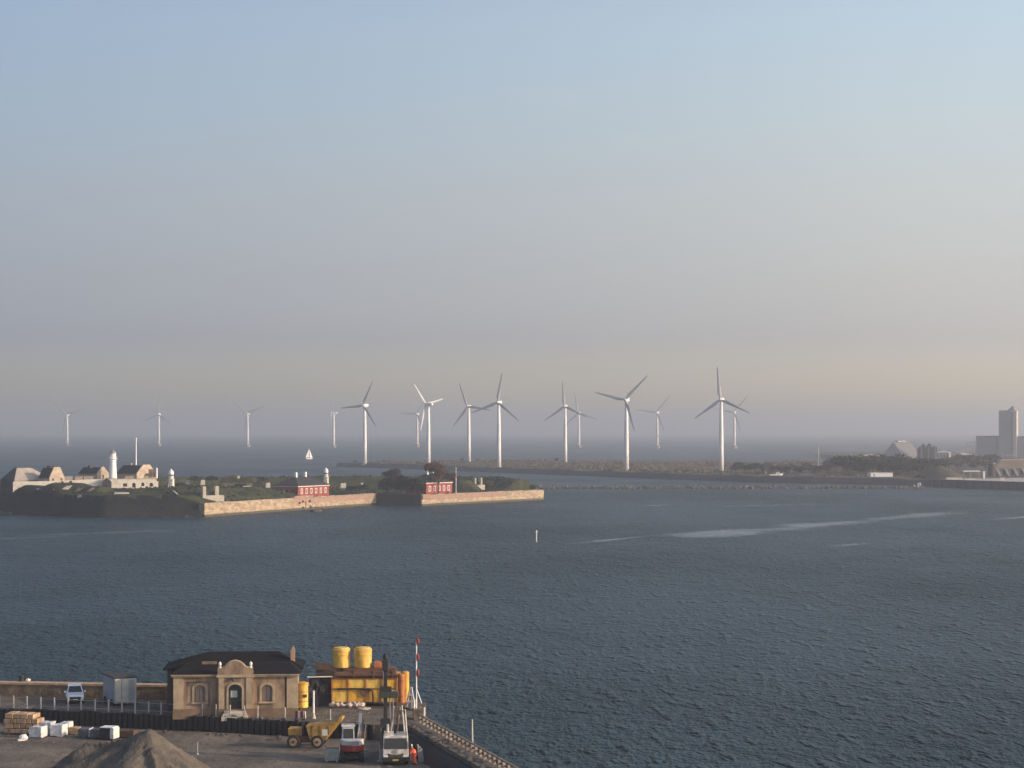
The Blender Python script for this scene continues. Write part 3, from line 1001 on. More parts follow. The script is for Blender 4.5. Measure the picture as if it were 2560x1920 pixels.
# pale slabs and the slanting path on the ramparts
def on_fort(px, py):
    Y = 725.0
    while Y < 960:
        z = fort_z(gx(px, Y), Y)
        if z is not None and z > .3 and z >= gz(py, Y):
            return Vector((gx(px, Y), Y, z))
        Y += .5
    return None
for k, (pts, m_, lab) in enumerate((
    (((155, 1226), (166, 1217), (180, 1217), (170, 1226)), M_PCONC, 'pale slanted slab on the rampart below the barracks wall'),
    (((186, 1231), (195, 1222), (236, 1221), (224, 1231)), M_BUFFX, 'brownish sloping slab on the rampart left of the porch'),
    (((285, 1236), (287, 1232), (322, 1232), (323, 1235)), M_PCONC, 'long pale strip of paving at the rampart edge below the arched wall'),
    (((193, 1246), (195, 1239), (204, 1239), (205, 1246)), M_PCONC, 'small pale block set in the dark scarp'),
    (((90, 1226), (92, 1223), (135, 1224), (136, 1227)), M_PCONC, 'thin pale ledge at the top of the scarp on the left'),
    (((421, 1220), (425, 1219), (446, 1238), (441, 1239)), M_PCONC, 'slanting concrete path down the sunlit grass bank'))):
    q = [on_fort(*p_) for p_ in pts]
    if any(v is None for v in q):
        continue
    c = sum(q, Vector()) / 4
    t = thing('rampart_slab', lab, 'slab', c)
    MB().hull([v - c + Vector((0, 0, -.6)) for v in q], [v - c + Vector((0, 0, .28)) for v in q]).build('slab', m_, t)
    MB().hull([(v - c) * 1.06 + Vector((0, 0, -.7)) for v in q], [(v - c) * 1.06 + Vector((0, 0, .10)) for v in q]).build('kerb', M_DSTONE, t)
q = on_fort(508, 1246)
if q is not None:
    ublock('pale two-pillared gun emplacement on the grass bank above the long wall', 507, q.y, q.z - .6, R(24), 8.2, 4.9)
for (h_, pos) in ((h1, ((4, -.04), (8, -.04), (13, -.04), (16, -.04))),):
    for u, v in pos:
        MB().box(u, u + 1.0, -.05, -.003, .6, 1.8).build('window', M_DARK, h_)
MB().box(4.6, 5.4, 8.5, 9.2, 4.6, 5.7).build('chimney', M_BRICKP, h4)

# ------------------------------------------------------------------ fort trees and shrubs
def leafm(name, c, c2):
    return mat(name, c, 0.9, color2=c2, scale=0.6, spec=0.1, obj_rand=0.15, contrast=(0.4, 0.6))
M_BUD = leafm('reddish_buds', (0.15, 0.085, 0.06), (0.10, 0.06, 0.045))
M_TWIG = leafm('grey_brown_twigs', (0.12, 0.10, 0.085), (0.085, 0.07, 0.06))
M_EVER = leafm('dark_foliage', (0.038, 0.042, 0.025), (0.02, 0.024, 0.015))
M_OLIVE = leafm('olive_foliage', (0.10, 0.105, 0.04), (0.07, 0.07, 0.03))

CROWN = {}
def tree(name, label, X, Y, z, rx, rz, th, m, seed, n=900, size=0.35, group=None, cat='tree', parts=('crown', 'trunk')):
    key = (rx, rz, th, seed, n, size, m.name)
    if key not in CROWN:
        c = leaf_mesh('crown_%d' % seed, seed, rx, rz, n, size, th, None)
        c.materials.append(m)
        k = trunk_mesh('trunk_%d' % seed, seed, th + rz * .4, max(.09, rx * .055), rx * .6)
        k.materials.append(M_BARK)
        CROWN[key] = (c, k)
    c, k = CROWN[key]
    t = thing(name, label, cat, (X, Y, z), random.uniform(0, 6.28), group)
    link(parts[0], c, None, t)
    link(parts[1], k, None, t)
    return t
def T(name, label, px, Y, z, *a, **k):
    return tree(name, label, gx(px, Y), Y, z, *a, **k)
T('bare_tree', 'tall reddish-brown budding tree in front of the second red house', 1096, 857, 4.4, 6.6, 5.0, 5.0, M_BUD, 1, n=4600, size=.30)
T('bare_tree', 'smaller reddish tree at the right end of the second red house', 1120, 868, 4.4, 4.4, 3.6, 4.0, M_BUD, 2, n=2200, size=.28)
T('bare_tree', 'rounded grey bare tree left of the second red house', 980, 900, 5.0, 7.0, 3.0, 4.0, M_TWIG, 3, n=2800, size=.28)
for i, (px, Y, rx, rz, th, lab) in enumerate((
    (965, 862, 5.0, 3.0, 1.6, 'dark bushy tree at the left end of the shaded wall face'),
    (990, 858, 5.2, 3.6, 1.8, 'dark bushy tree above the left half of the shaded wall face'),
    (1015, 856, 5.2, 3.4, 1.8, 'dark bushy tree above the middle of the shaded wall face'),
    (1038, 853, 4.8, 3.2, 1.8, 'dark bushy tree between the shaded wall face and the red house'))):
    T('dark_tree', lab, px, Y, 4.2, rx, rz, th, M_EVER, 10 + i, n=2600, size=.32, group='dark trees above the shaded wall')
for i, (px, Y, z, rx, rz, m, lab) in enumerate((
    (1222, 897, 6.0, 2.6, 1.4, M_OLIVE, 'olive shrub right of the two-pillared emplacement on the mound'),
    (1262, 903, 5.5, 3.6, 1.2, M_EVER, 'dark shrub on the rampart midway along the second wall'),
    (1300, 908, 5.3, 3.2, 1.1, M_EVER, 'dark shrub on the rampart towards the end of the second wall'),
    (1335, 910, 4.6, 2.6, 1.2, M_OLIVE, 'yellow-green shrub at the very end of the second wall'),
    (690, 838, 4.8, 3.0, 1.3, M_OLIVE, 'green shrub at the left foot of the first red house'),
    (838, 848, 4.4, 2.0, 1.9, M_OLIVE, 'green shrub at the right corner of the first red house'),
    (650, 815, 5.8, 4.2, .9, M_EVER, 'wide dark shrub on the grass bank above the long wall'),
    (600, 850, 7.0, 3.0, 1.0, M_EVER, 'dark shrub in front of the brown casemate'),
    (905, 885, 5.0, 5.0, 1.6, M_EVER, 'dark shrub mass between the red houses'),
    (880, 880, 5.0, 3.6, 1.4, M_EVER, 'dark shrub just right of the first red house'),
    (485, 905, 8.5, 4.0, 1.2, M_EVER, 'dark shrub on the skyline of the rear rampart behind the light beacon'),
    (530, 905, 8.5, 4.4, 1.3, M_EVER, 'dark shrub on the skyline above the two-pillared emplacement'),
    (575, 900, 8.0, 4.0, 1.6, M_TWIG, 'brownish shrub on the skyline behind the casemate'),
    (625, 900, 8.0, 4.4, 1.5, M_TWIG, 'brownish shrub on the skyline right of the casemate'),
    (655, 905, 8.2, 4.0, 1.1, M_EVER, 'dark shrub on the skyline left of the first red house'),
    (1000, 925, 8.2, 5.0, 1.2, M_EVER, 'dark shrub on the skyline behind the bare grey tree'),
    (448, 830, 7.5, 4.5, 1.2, M_EVER, 'dark shrub behind the light beacon'))):
    T('shrub', lab, px, Y, z, rx, rz, .5, m, 30 + i, n=700, size=.28, group='shrubs on the fort', cat='shrub', parts=('foliage', 'stems'))
# tufts that break the outline of the ramparts: too many to count
rnd = random.Random(11)
bm = bmesh.new()
k = 0
while k < 4200:
    x, y = rnd.uniform(-222, 14), rnd.uniform(744, 980)
    z = fort_z(x, y)
    if z is None or z < 1.5:
        continue
    k += 1
    s = rnd.uniform(.25, .75)
    a = rnd.uniform(0, 3.14)
    d = Vector((math.cos(a), math.sin(a), 0)) * s
    up = Vector((rnd.uniform(-.2, .2), rnd.uniform(-.2, .2), s * rnd.uniform(.6, 1.3)))
    c = Vector((x, y, z - .1))
    bm.faces.new([bm.verts.new(q) for q in (c - d, c + d, c + d * .6 + up, c - d * .5 + up * .8)])
me = bpy.data.meshes.new('fort_tufts')
bm.to_mesh(me); bm.free()
tag(link('grass_tufts', me, M_GRASS), 'rough grass tufts over the fort ramparts', 'grass', kind='stuff')

# ------------------------------------------------------------------ the far shore with the turbines
M_SCRUB = mat('dry_scrub_ground', (0.105, 0.092, 0.06), 0.95, color2=(0.055, 0.052, 0.036), scale=0.05, bump=0.4, bscale=0.3, spec=0.1)
M_RIPRAP = mat('dark_riprap', (0.05, 0.047, 0.047), 0.9, color2=(0.028, 0.027, 0.028), scale=0.5, bump=0.3)
M_SHAD = leafm('hazy_scrub_leaves', (0.085, 0.075, 0.045), (0.055, 0.05, 0.035))
M_SHAD2 = leafm('brown_reed', (0.105, 0.082, 0.055), (0.075, 0.06, 0.043))

def shore(name, front, back, ztop, bank, m_top, m_bank, label, jit=1.2, step=10.0):
    """land with a riprap bank along its front line and a flat top"""
    rnd = random.Random(3)
    pts = []
    for (x0, y0), (x1, y1) in zip(front, front[1:]):
        n = max(1, int(math.hypot(x1 - x0, y1 - y0) / step))
        for i in range(n):
            pts.append((x0 + (x1 - x0) * i / n, y0 + (y1 - y0) * i / n))
    pts.append(front[-1])
    inner = []
    for i, (x, y) in enumerate(pts):
        a, b = pts[max(0, i - 1)], pts[min(len(pts) - 1, i + 1)]
        d = Vector((b[0] - a[0], b[1] - a[1], 0)).normalized()
        nrm = Vector((-d.y, d.x, 0))
        inner.append((x + nrm.x * bank + rnd.uniform(-jit, jit), y + nrm.y * bank + rnd.uniform(-jit, jit), ztop + rnd.uniform(-.5, .5)))
    outer = [(x + rnd.uniform(-jit, jit), y + rnd.uniform(-jit, jit), -1.0) for x, y in pts]
    mb = MB()
    vo = [mb.bm.verts.new(p) for p in outer]
    vi = [mb.bm.verts.new(p) for p in inner]
    for i in range(len(vo) - 1):
        mb.bm.faces.new((vo[i], vo[i + 1], vi[i + 1], vi[i]))
    bk = mb.build(name + '_bank', m_bank)
    tag(bk, 'dark stone bank along ' + label, 'bank', kind='structure')
    loop = [Vector(p) for p in inner] + [Vector((x, y, ztop)) for x, y in back]
    tris = tessellate_polygon([loop])
    me = bpy.data.meshes.new(name)
    me.from_pydata([tuple(p) for p in loop], [], [list(t) for t in tris])
    bm = bmesh.new(); bm.from_mesh(me)
    bmesh.ops.recalc_face_normals(bm, faces=bm.faces)
    for f in bm.faces:
        if f.normal.z < 0: f.normal_flip()
    bm.to_mesh(me); bm.free()
    o = link(name, me, m_top)
    tag(o, 'scrubby land of ' + label, 'land', kind='structure')
    return o
SH = [tuple(gnd(px, py)[:2]) for px, py in ((833, 1167), (1000, 1172), (1300, 1184), (1600, 1196), (1900, 1207), (2231, 1213), (2310, 1216))]
shore('far_shore', SH, [(420, 1250), (900, 1500), (900, 2600), (380, 2600), (335, 1850), (255, 1480), (160, 1540), (75, 1810), (-60, 1850), (-150, 1745)], 3.6, 6.0, M_SCRUB, M_RIPRAP, 'the turbine spit')

# quay on the right
q0, q1 = gnd(2326, 1217), gnd(2560, 1225.5)
dq = (q1 - q0).normalized()
q2 = q1 + dq * 120
t = thing('harbour_quay', 'long dark quay wall with pale deck at the right edge', 'quay', q0, math.atan2(dq.y, dq.x))
Lq = (q2 - q0).length
MB().box(0, Lq, 0, 1.5, -2, 3.9).build('quay_wall', mat('dark_quay_steel', (0.075, 0.07, 0.072), 0.8, var=0.35, scale=0.4, stretch=(3, 1, .3)), t)
MB().box(-.3, Lq, -.25, 1.8, 3.903, 4.35).build('capping', M_RIPRAP, t)
MB().box(0.5, Lq, 1.81, 90, 3.0, 4.25).build('deck', M_CONC, t)
for i in range(24):
    u = 3 + i * 6.5
    MB().box(u, u + .5, -.35, -.004, -1, 3.6).build('fender', M_BLACK, t)

# --- breakwater of loose boulders
bw = thing('breakwater', 'low rubble breakwater running from the fort end to the far bank', 'breakwater', (10, 1090, 0))
mb = MB()
mb.prism([(-3.6, -1.5), (3.6, -1.5), (1.2, .75), (-1.2, .75)], 'x', 0, 214)
mb.build('rubble_core', M_DSTONE, bw)
rnd = random.Random(21)
for i in range(290):
    b = link('boulder', rnd.choice(ROCKS), None, bw)
    x = 214 * (i + rnd.random()) / 290
    yy = rnd.uniform(-2.6, 1.2)
    k = rnd.uniform(.55, 1.15) * (1.25 if rnd.random() < .15 else 1)
    b.location = (x, yy, .75 - abs(yy) * .35 + rnd.uniform(-.1, .35))
    b.rotation_euler = (rnd.random() * 3, rnd.random() * 3, rnd.random() * 6)
    b.scale = (k * 1.25, k, k)
t = thing('beacon_hut', 'tiny white hut on the end of the breakwater', 'hut', (gx(2298, 1093), 1093, 1.0))
MB().box(-.85, .85, -.8, .8, -.8, 2.2).build('wall', M_WPAINT, t)
MB().box(-1, 1, -.95, .95, 2.203, 2.45).build('roof', M_SLATE, t)
MB().box(-.4, .4, -.85, -.803, 0, 1.8).build('door', M_STEEL, t)

# --- small things on the far shore
def shed(name, label, px0, px1, Y, z, h, depth, m, rz=0.0, roof='flat', wins=0, door=True, mr=None, cat='building'):
    w = (px1 - px0) * Y / F
    t = thing(name, label, cat, (gx(px0, Y), Y, z), rz)
    MB().box(0, w, 0, depth, -1.0, h).build('wall', m, t)
    if roof == 'flat':
        MB().box(-.2, w + .2, -.2, depth + .2, h + .003, h + .25).build('roof', mr or m, t)
    else:
        r = MB(); hip_roof(r, 0, w, 0, depth, h, h + roof, .3, th=.1); r.build('roof', mr or M_SLATE, t)
    for i in range(wins):
        u = w * (i + .5) / wins
        MB().box(u - .5, u + .5, -.05, -.003, h * .4, h * .75).build('window', M_GLASS, t)
    if door:
        MB().box(w * .12, w * .12 + .9, -.04, -.003, 0, min(2.1, h * .8)).build('door', M_STEEL, t)
    return t
shed('site_building', 'long white flat building on the dark bank behind the breakwater', 2177, 2234, 1205, 3.7, 2.2, 7, M_WPAINT, R(8))
shed('site_cabin', 'small grey cabin left of the long white flat building', 2144, 2170, 1212, 3.4, 1.2, 4, M_LEAD, R(4), wins=2)
shed('site_cabin', 'pale low cabin on the dark bank between the white boat and the cabins', 2000, 2034, 1235, 3.3, 1.1, 4, M_LEAD, R(4), wins=2)
shed('dark_shed', 'dark square shed behind the white boat', 1910, 1936, 1290, 3.4, 4.3, 6, M_TAR, R(12))
p = Vector((gx(1939, 1236), 1236, 3.4))
t = thing('motor_boat', 'white motor boat laid up on the far bank below the dark shed', 'boat', p, R(6))
mb = MB()
mb.hull([(-3.4, -.9, 0), (2.6, -1.0, 0), (3.9, 0, .2), (2.6, 1.0, 0), (-3.4, .9, 0)], [(-3.9, -1.3, 1.3), (2.9, -1.35, 1.5), (4.9, 0, 1.9), (2.9, 1.35, 1.5), (-3.9, 1.3, 1.3)])
mb.build('hull', M_WPAINT, t)
MB().hull([(.2, -.95, 1.5), (2.6, -.95, 1.5), (2.6, .95, 1.5), (.2, .95, 1.5)], [(.5, -.75, 2.6), (2.0, -.75, 2.6), (2.0, .75, 2.6), (.5, .75, 2.6)]).build('cabin', M_WPAINT, t)
MB().box(.7, 1.9, -.95, -.86, 1.8, 2.3).build('window', M_GLASS, t)
MB().box(-2.5, 2.0, -.5, .5, -.7, -.02).build('cradle', M_STEEL, t)
t = thing('lattice_mast', 'thin grey lattice mast rising behind the far woods', 'mast', (gx(2047, 1410), 1410, 3))
hm = gz(1117, 1410) - 3
for sx, sy in ((-.9, -.7), (.9, -.7), (0, .9)):
    MB().tube((sx, sy, 0), (sx * .35, sy * .35, hm), .22, n=5).build('leg', M_STEEL, t)
for i in range(5):
    MB().box(-.9 + i * .12, .9 - i * .12, -.7 + i * .09, -.5 + i * .09, hm * (i + .5) / 5, hm * (i + .5) / 5 + .3).build('brace', M_STEEL, t)

# --- quay side buildings
t = thing('storage_hall', 'tan-roofed harbour hall with slanted buttresses at the right edge', 'building', (gx(2490, 1235), 1235, 4.2), R(-8))
M_TANR = mat('tan_hall_roof', (0.46, 0.37, 0.26), 0.8, var=0.2, scale=0.2)
MB().box(0, 34, 0, 20, -1.5, 4.2).build('wall', M_LEAD, t)
r = MB(); r.prism([(-1, 4.21), (35, 4.21), (33.5, 9.9), (3.2, 9.2)], 'y', -.8, 20.5); r.build('roof', M_TANR, t)
for i in range(6):
    u = 2.2 + i * 5.2
    MB().hull([(u, -2.6, -1), (u + 1.4, -2.6, -1), (u + 1.4, -.01, -1), (u, -.01, -1)], [(u - 2.6, -1.4, 4.1), (u - 1.0, -1.4, 4.1), (u - 1.0, -.01, 4.1), (u - 2.6, -.01, 4.1)]).build('buttress', M_PCONC, t)
    MB().box(u + 1.8, u + 3.6, -.06, -.004, .2, 3.4).build('bay_door', M_DARK, t)
t = thing('storage_tank', 'dark upright tank beside the tan-roofed hall', 'tank', (gx(2479, 1225), 1225, 4.2))
MB().lathe([(2.3, -1), (2.3, 7.6), (1.6, 8.4), (.3, 8.8)], 18).build('shell', M_TAR, t, smooth=False)
MB().lathe([(2.38, 7.0), (2.38, 7.3)], 18).build('band', M_STEEL, t)
t = thing('pier_canopy', 'thin white canopy roof on the quay left of the white pillar', 'canopy', (gx(2408, 1170), 1170, 4.2))
MB().box(0, 10, 0, 4, 3.4, 4.0).build('roof', M_WPAINT, t)
for u in (.4, 4.6, 9.4):
    for v in (.5, 3.4):
        MB().box(u, u + .3, v, v + .3, -.5, 3.39).build('post', M_STEEL, t)
t = thing('white_pillar', 'narrow white pillar standing on the quay', 'pillar', (gx(2460, 1130), 1130, 4.2))
MB().box(-.55, .55, -.5, .5, -.3, 4.3).build('shaft', M_WPAINT, t)
MB().box(-.7, .7, -.65, .65, -.6, .35).build('base', M_CONC, t)
MB().box(-.65, .65, -.6, .6, 4.303, 4.5).build('cap', M_WPAINT, t)
for k, (a, b, h, lab) in enumerate(((2366, 2405, .9, 'long low white wall on the quay by the earth mound'), (2412, 2440, .8, 'short low white wall under the quay canopy'), (2500, 2512, 1.4, 'small pale block on the quay before the tan-roofed hall'))):
    shed('low_wall', lab, a, b, 1125 - k * 12, 4.2, h, 1.2, M_WHITE, R(-4), door=False, cat='wall', mr=M_PCONC)
# earth mound
me_ = height_sheet('earth_mound', gx(2300, 1180), gx(2410, 1180), 1140, 1220, 2.5, lambda x, y: 3.6 + 7.5 * max(0, 1 - math.hypot((x - gx(2352, 1180)) / 15, (y - 1182) / 30)) ** .8 + fbm(x, y, .12) * .6, M_SCRUB)
tag(me_, 'brown earth mound behind the quay end', 'mound', kind='structure')

# --- silos and sheds in the haze
def D(px, Y): return gx(px, Y)
M_SILO = mat('silo_concrete', (0.30, 0.30, 0.305), 0.85, var=0.15, scale=0.05)
M_SILOW = mat('silo_white_cladding', (0.50, 0.47, 0.43), 0.7)
YS = 2050.0
t = thing('grain_silo', 'tall concrete silo tower with long low wings in the haze', 'silo', (D(2497, YS), YS, 3.0), R(-21))
k = YS / F
MB().box(0, 33 * k, 0, 16, -2, gz(1026, YS) - 3).build('tower', M_SILO, t)
MB().box(33 * k + .3, 43 * k, 1.0, 14, -2, gz(1027, YS) - 3).build('stair_tower', M_SILOW, t)
MB().box(32.2 * k, 33 * k + .29, -1, .8, -2, gz(1029, YS) - 3).build('edge_pier', M_TAR, t)
MB().prism([(0, 0), (7, 0), (6, 5.2)], 'y', 3, 6).build('roof_fin', M_SILO, t).location = (8.4 - 1.0 * k, 0, gz(1026, YS) - 3)
MB().box(10, 16, 2, 12, gz(1026, YS) - 2.99, gz(1023, YS) - 3).build('roof_house', M_SILO, t)
MB().hull([(-62 * k, 4, -2), (-.01, 4, -2), (-.01, 30, -2), (-62 * k, 30, -2)], [(-57 * k, 4, gz(1091, YS) - 3), (-.01, 4, gz(1091, YS) - 3), (-.01, 30, gz(1091, YS) - 3), (-57 * k, 30, gz(1091, YS) - 3)]).build('wing', M_SILO, t)
MB().box(-58 * k, -.01, 3.7, 30, gz(1092, YS) - 2.9, gz(1090, YS) - 3).build('wing_roof', M_TAR, t)
MB().box(44 * k, 90 * k, 5, 30, -2, gz(1092, YS) - 3).build('wing', M_SILO, t)
MB().box(44 * k, 90 * k, 4.7, 30, gz(1093, YS) - 2.9, gz(1091, YS) - 3).build('wing_roof', M_TAR, t)
MB().box(-3 * k, 12 * k, -4, -.01, -2, gz(1134, YS) - 3).build('annex', M_SILO, t)
for i in range(3):
    MB().box(18 * k + i * 3.5, 18 * k + i * 3.5 + 2.2, -5, -3, 6 - 4, gz(1136, YS) - 3).build('small_tank', M_SILOW, t)
t = thing('conveyor_gantry', 'spindly conveyor gantries stepping up to the low silo wing', 'conveyor', (D(2436, YS), YS - 10, 3))
for i, (a, b, za, zb) in enumerate(((-86, -62, 1128, 1125), (-50, -12, 1132, 1122), (-24, 0, 1111, 1105))):
    z0, z1 = gz(za, YS) - 3, gz(zb, YS) - 3
    MB().hull([(a * k, 0, z0), (b * k, 0, z1), (b * k, 2, z1), (a * k, 2, z0)], [(a * k, 0, z0 + 1.5), (b * k, 0, z1 + 1.5), (b * k, 2, z1 + 1.5), (a * k, 2, z0 + 1.5)]).build('belt_bridge', M_STEEL, t)
    for u in (a + 2, b - 2):
        MB().box(u * k, u * k + .8, .5, 1.4, -3, (z0 if u < (a + b) / 2 else z1)).build('trestle', M_STEEL, t)
YA = 1950.0
k = YA / F
t = thing('a_frame_shed', 'big steep-roofed A-frame bulk shed in the haze', 'shed', (D(2206, YA), YA, 3.0), R(-32))
hr, he = gz(1105, YA) - 3, gz(1140, YA) - 3
wd = 22.0
MB().prism([(0, -2), (wd, -2), (wd, he), (wd * .5, hr), (0, he)], 'y', 0, .8).build('gable_wall', M_SILO, t)
mb = MB()
mb.prism([(-.8, he - .3), (wd * .5, hr + .4), (wd + .8, he - .3), (wd + .6, he - 1.2), (wd * .5, hr - .6), (-.6, he - 1.2)], 'y', .81, 44)
ro = mb.build('roof', mat('grey_shed_roof', (0.12, 0.122, 0.13), 0.8), t)
MB().box(wd - 1.2, wd - .4, .9, 39, -2, he - 1).build('side_wall', M_SILO, t)
MB().box(wd * .42, wd * .58, 8, 30, hr - .2, hr + 1.3).build('ridge_vent', M_SILO, t)
YB = 1930.0
k = YB / F
t = thing('silo_cluster', 'dark cluster of squat tanks right of the A-frame shed', 'tanks', (D(2300, YB), YB, 3))
for i, (u, w, py) in enumerate(((4, 8, 1116), (13, 8, 1110), (22, 7, 1113), (29, 9, 1109), (38, 8, 1115), (45, 6, 1117))):
    MB().lathe([(w * k * .6, -2), (w * k * .6, gz(py, YB) - 4.4), (w * k * .3, gz(py, YB) - 3)], 12, ((u) * k, 6 + (i % 2) * 3, 0)).build('tank', M_TAR, t)
MB().box(0, 47 * k, 10, 14, -2, gz(1122, YB) - 3).build('rear_wall', M_TAR, t)

for a_, b_, Yh, hh, lab in ((2340, 2372, 1900, 7.5, 'hazy low shed between the tank cluster and the silo wing'), (2385, 2425, 1840, 6.0, 'long hazy flat shed left of the low silo wing'), (2150, 2196, 1850, 4.5, 'hazy flat shed left of the A-frame shed')):
    shed('harbour_shed', lab, a_, b_, Yh, 3.2, hh, 14, M_SILO, R(-18), roof=2.0, mr=M_SILOW, wins=4)
# --- woods on the far shore
FT = 'trees on the far shore'
specs = []
rnd = random.Random(77)
V = [(4.2, 2.4, 2.2), (3.4, 2.0, 1.8), (5.0, 2.8, 2.4)]
def far_tree(px, Y, lab, m, sc=1.0, z=3.2, grp=FT):
    i = rnd.randrange(3)
    rx, rz, th = V[i]
    t = tree('far_tree', lab, gx(px, Y), Y, z, rx, rz, th, m, 200 + i, n=520, size=.55, group=grp)
    s = sc * rnd.uniform(.85, 1.15)
    t.scale = (s * 1.15, s * 1.15, s)
LAB1 = 'low dark tree in the wooded strip right of the rightmost turbine'
for i in range(34):
    px = 1835 + i * 8.6 + rnd.uniform(-4, 4)
    far_tree(px, rnd.uniform(1275, 1420), 'low dark tree between the rightmost turbine and the dark square shed' if px < 1908 else 'low tree behind the white motor boat and dark shed' if px < 1985 else 'low tree around the foot of the thin lattice mast' if px < 2070 else 'low tree between the lattice mast and the dense wood', M_EVER if rnd.random() < .6 else M_SHAD, .95 + .25 * sstep(2000, 2130, px), grp='trees in the wooded strip')
LAB2 = 'tall dark tree of the dense wood behind the long white flat building'
for i in range(36):
    px = 2118 + i * 6.2 + rnd.uniform(-4, 4)
    far_tree(px, rnd.uniform(1222, 1330), 'tall dark tree at the left end of the dense wood' if px < 2170 else 'tall dark tree right behind the long white flat building' if px < 2240 else 'tall dark tree of the dense wood in front of the A-frame shed' if px < 2300 else 'tall dark tree at the quay end of the dense wood', M_EVER, 1.75, grp='trees of the dense wood')
LAB3 = 'hazy grey-green tree behind the quay, below the silo'
for i in range(20):
    px = 2365 + i * 6.2 + rnd.uniform(-3, 3)
    far_tree(px, rnd.uniform(1380, 1600), 'hazy tree behind the brown earth mound' if px < 2405 else 'hazy tree behind the quay canopy' if px < 2450 else 'hazy tree behind the dark upright tank', M_SHAD, 1.5, grp='trees behind the quay')
for px, Y, lab, s in ((1392, 1780, 'single bush beside the smaller farther turbine', .75), (1155, 1790, 'low bush left of the slender farther turbine', .6), (1195, 1795, 'low bush right of the slender farther turbine', .6), (889, 1715, 'low bush left of the turbine at the tip of the spit', .55)):
    far_tree(px, Y, lab, M_SHAD, s, grp='bushes at the turbine feet')
# scrub cover on the spit: too much to count
bm = bmesh.new()
rnd = random.Random(9)
poly = SH + [(300, 1300), (300, 1700), (120, 1850), (-60, 1820), (-145, 1740)]
n = 0
while n < 15000:
    x, y = rnd.uniform(-150, 300), rnd.uniform(1170, 1850)
    if not inside((x, y), poly) or min(seg_dist((x, y), a, b)[0] for a, b in zip(SH, SH[1:])) < 13:
        continue
    d = fbm(x, y, .02, 2)
    if d < -.15 and rnd.random() < .7:
        continue
    n += 1
    s = rnd.uniform(.5, 1.5) * (1 + max(0, d))
    c = Vector((x, y, 3.0 + rnd.random() * (.8 + 2.2 * max(0, d))))
    u = Vector((rnd.gauss(0, 1), rnd.gauss(0, 1), rnd.gauss(0, .6))).normalized()
    w = u.orthogonal().normalized() * .6
    f = bm.faces.new([bm.verts.new(c + (u * a + w * b) * s) for a, b in ((-1, 0), (0, -1), (1, 0), (0, 1))])
    f.material_index = 1 if rnd.random() < .45 else 0
me = bpy.data.meshes.new('shore_scrub')
bm.to_mesh(me); bm.free()
me.materials.append(M_SHAD); me.materials.append(M_SHAD2)
tag(link('shore_scrub', me), 'olive and brown scrub covering the turbine spit', 'scrub', kind='stuff')

# --- on the water
p = gnd(772, 1148)
t = thing('sailboat', 'small white sailboat far out between fort and haze', 'sailboat', p, R(35))
MB().hull([(-3.6, -.9, -.3), (2.8, -.9, -.3), (4.0, 0, -.2), (2.8, .9, -.3), (-3.6, .9, -.3)], [(-4.0, -1.2, 1.0), (3.0, -1.2, 1.1), (5.0, 0, 1.3), (3.0, 1.2, 1.1), (-4.0, 1.2, 1.0)]).build('hull', M_WPAINT, t)
MB().tube((.8, 0, 1), (.8, 0, 12.0), .12, .07, 6).build('mast', M_STEEL, t)
MB().hull([(.6, -.02, 1.8), (-3.9, .25, 2.0), (.6, -.02, 11.6)], [(.6, .06, 1.8), (-3.9, .33, 2.0), (.6, .06, 11.6)]).build('mainsail', M_WPAINT, t)
MB().hull([(1.0, -.02, 10.2), (4.8, -.02, 1.6), (1.2, -.6, 1.9)], [(1.0, .05, 10.2), (4.8, .05, 1.6), (1.2, -.53, 1.9)]).build('jib', M_WPAINT, t)
p = gnd(1341, 1356)
t = thing('channel_stake', 'slim white stake standing in the open water', 'stake', p)
MB().tube((0, 0, -2), (0, 0, 2.9), .15, .12, 8).build('pole', M_WPAINT, t)
MB().lathe([(.22, 2.7), (.26, 3.2), (.08, 3.45)], 10).build('top_mark', M_WPAINT, t)
MB().lathe([(.3, -.6), (.34, .1), (.2, .35)], 10).build('float_collar', M_STEEL, t)

# ------------------------------------------------------------------ the near pier and work site
ZP, ZL = 2.5, 1.0                      # pier deck and lower work site
M_DECK = mat('gravel_deck', (0.17, 0.145, 0.115), 0.95, color2=(0.09, 0.08, 0.068), scale=0.35, bump=0.10, bscale=1.6, spec=0.1)
M_SITE = mat('trodden_sand', (0.19, 0.163, 0.13), 0.95, color2=(0.105, 0.093, 0.078), scale=0.22, bump=0.15, bscale=1.2, spec=0.1)
M_PILE = mat('dark_sheet_pile', (0.030, 0.028, 0.028), 0.8, color2=(0.017, 0.016, 0.017), scale=0.8, stretch=(3, 3, .4))
M_PARA = mat('brown_rubble_wall', (0.24, 0.175, 0.115), 0.95, color2=(0.13, 0.095, 0.065), scale=0.9, bump=0.1, bscale=2.5, spec=0.1)
M_BUFF = mat('buff_brick', (0.335, 0.25, 0.165), 0.9, color2=(0.15, 0.112, 0.08), scale=1.1, stretch=(1, 1, .35), bump=0.02, bscale=6, contrast=(0.34, 0.62), spec=0.2)
M_BUFF2 = mat('pale_buff_stone', (0.43, 0.345, 0.24), 0.9, color2=(0.27, 0.21, 0.145), scale=0.9, contrast=(0.3, 0.62), spec=0.2)
M_BUFFP = mat('brown_plinth', (0.23, 0.165, 0.11), 0.92, color2=(0.14, 0.10, 0.07), scale=0.8, spec=0.2)
M_GALV = mat('galvanised_post', (0.50, 0.47, 0.42), 0.6, var=0.25, scale=2)
M_YEL = mat('yellow_plant_paint', (0.72, 0.42, 0.045), 0.5, color2=(0.36, 0.17, 0.03), scale=1.4, stretch=(1, 1, .4), contrast=(0.33, 0.6))
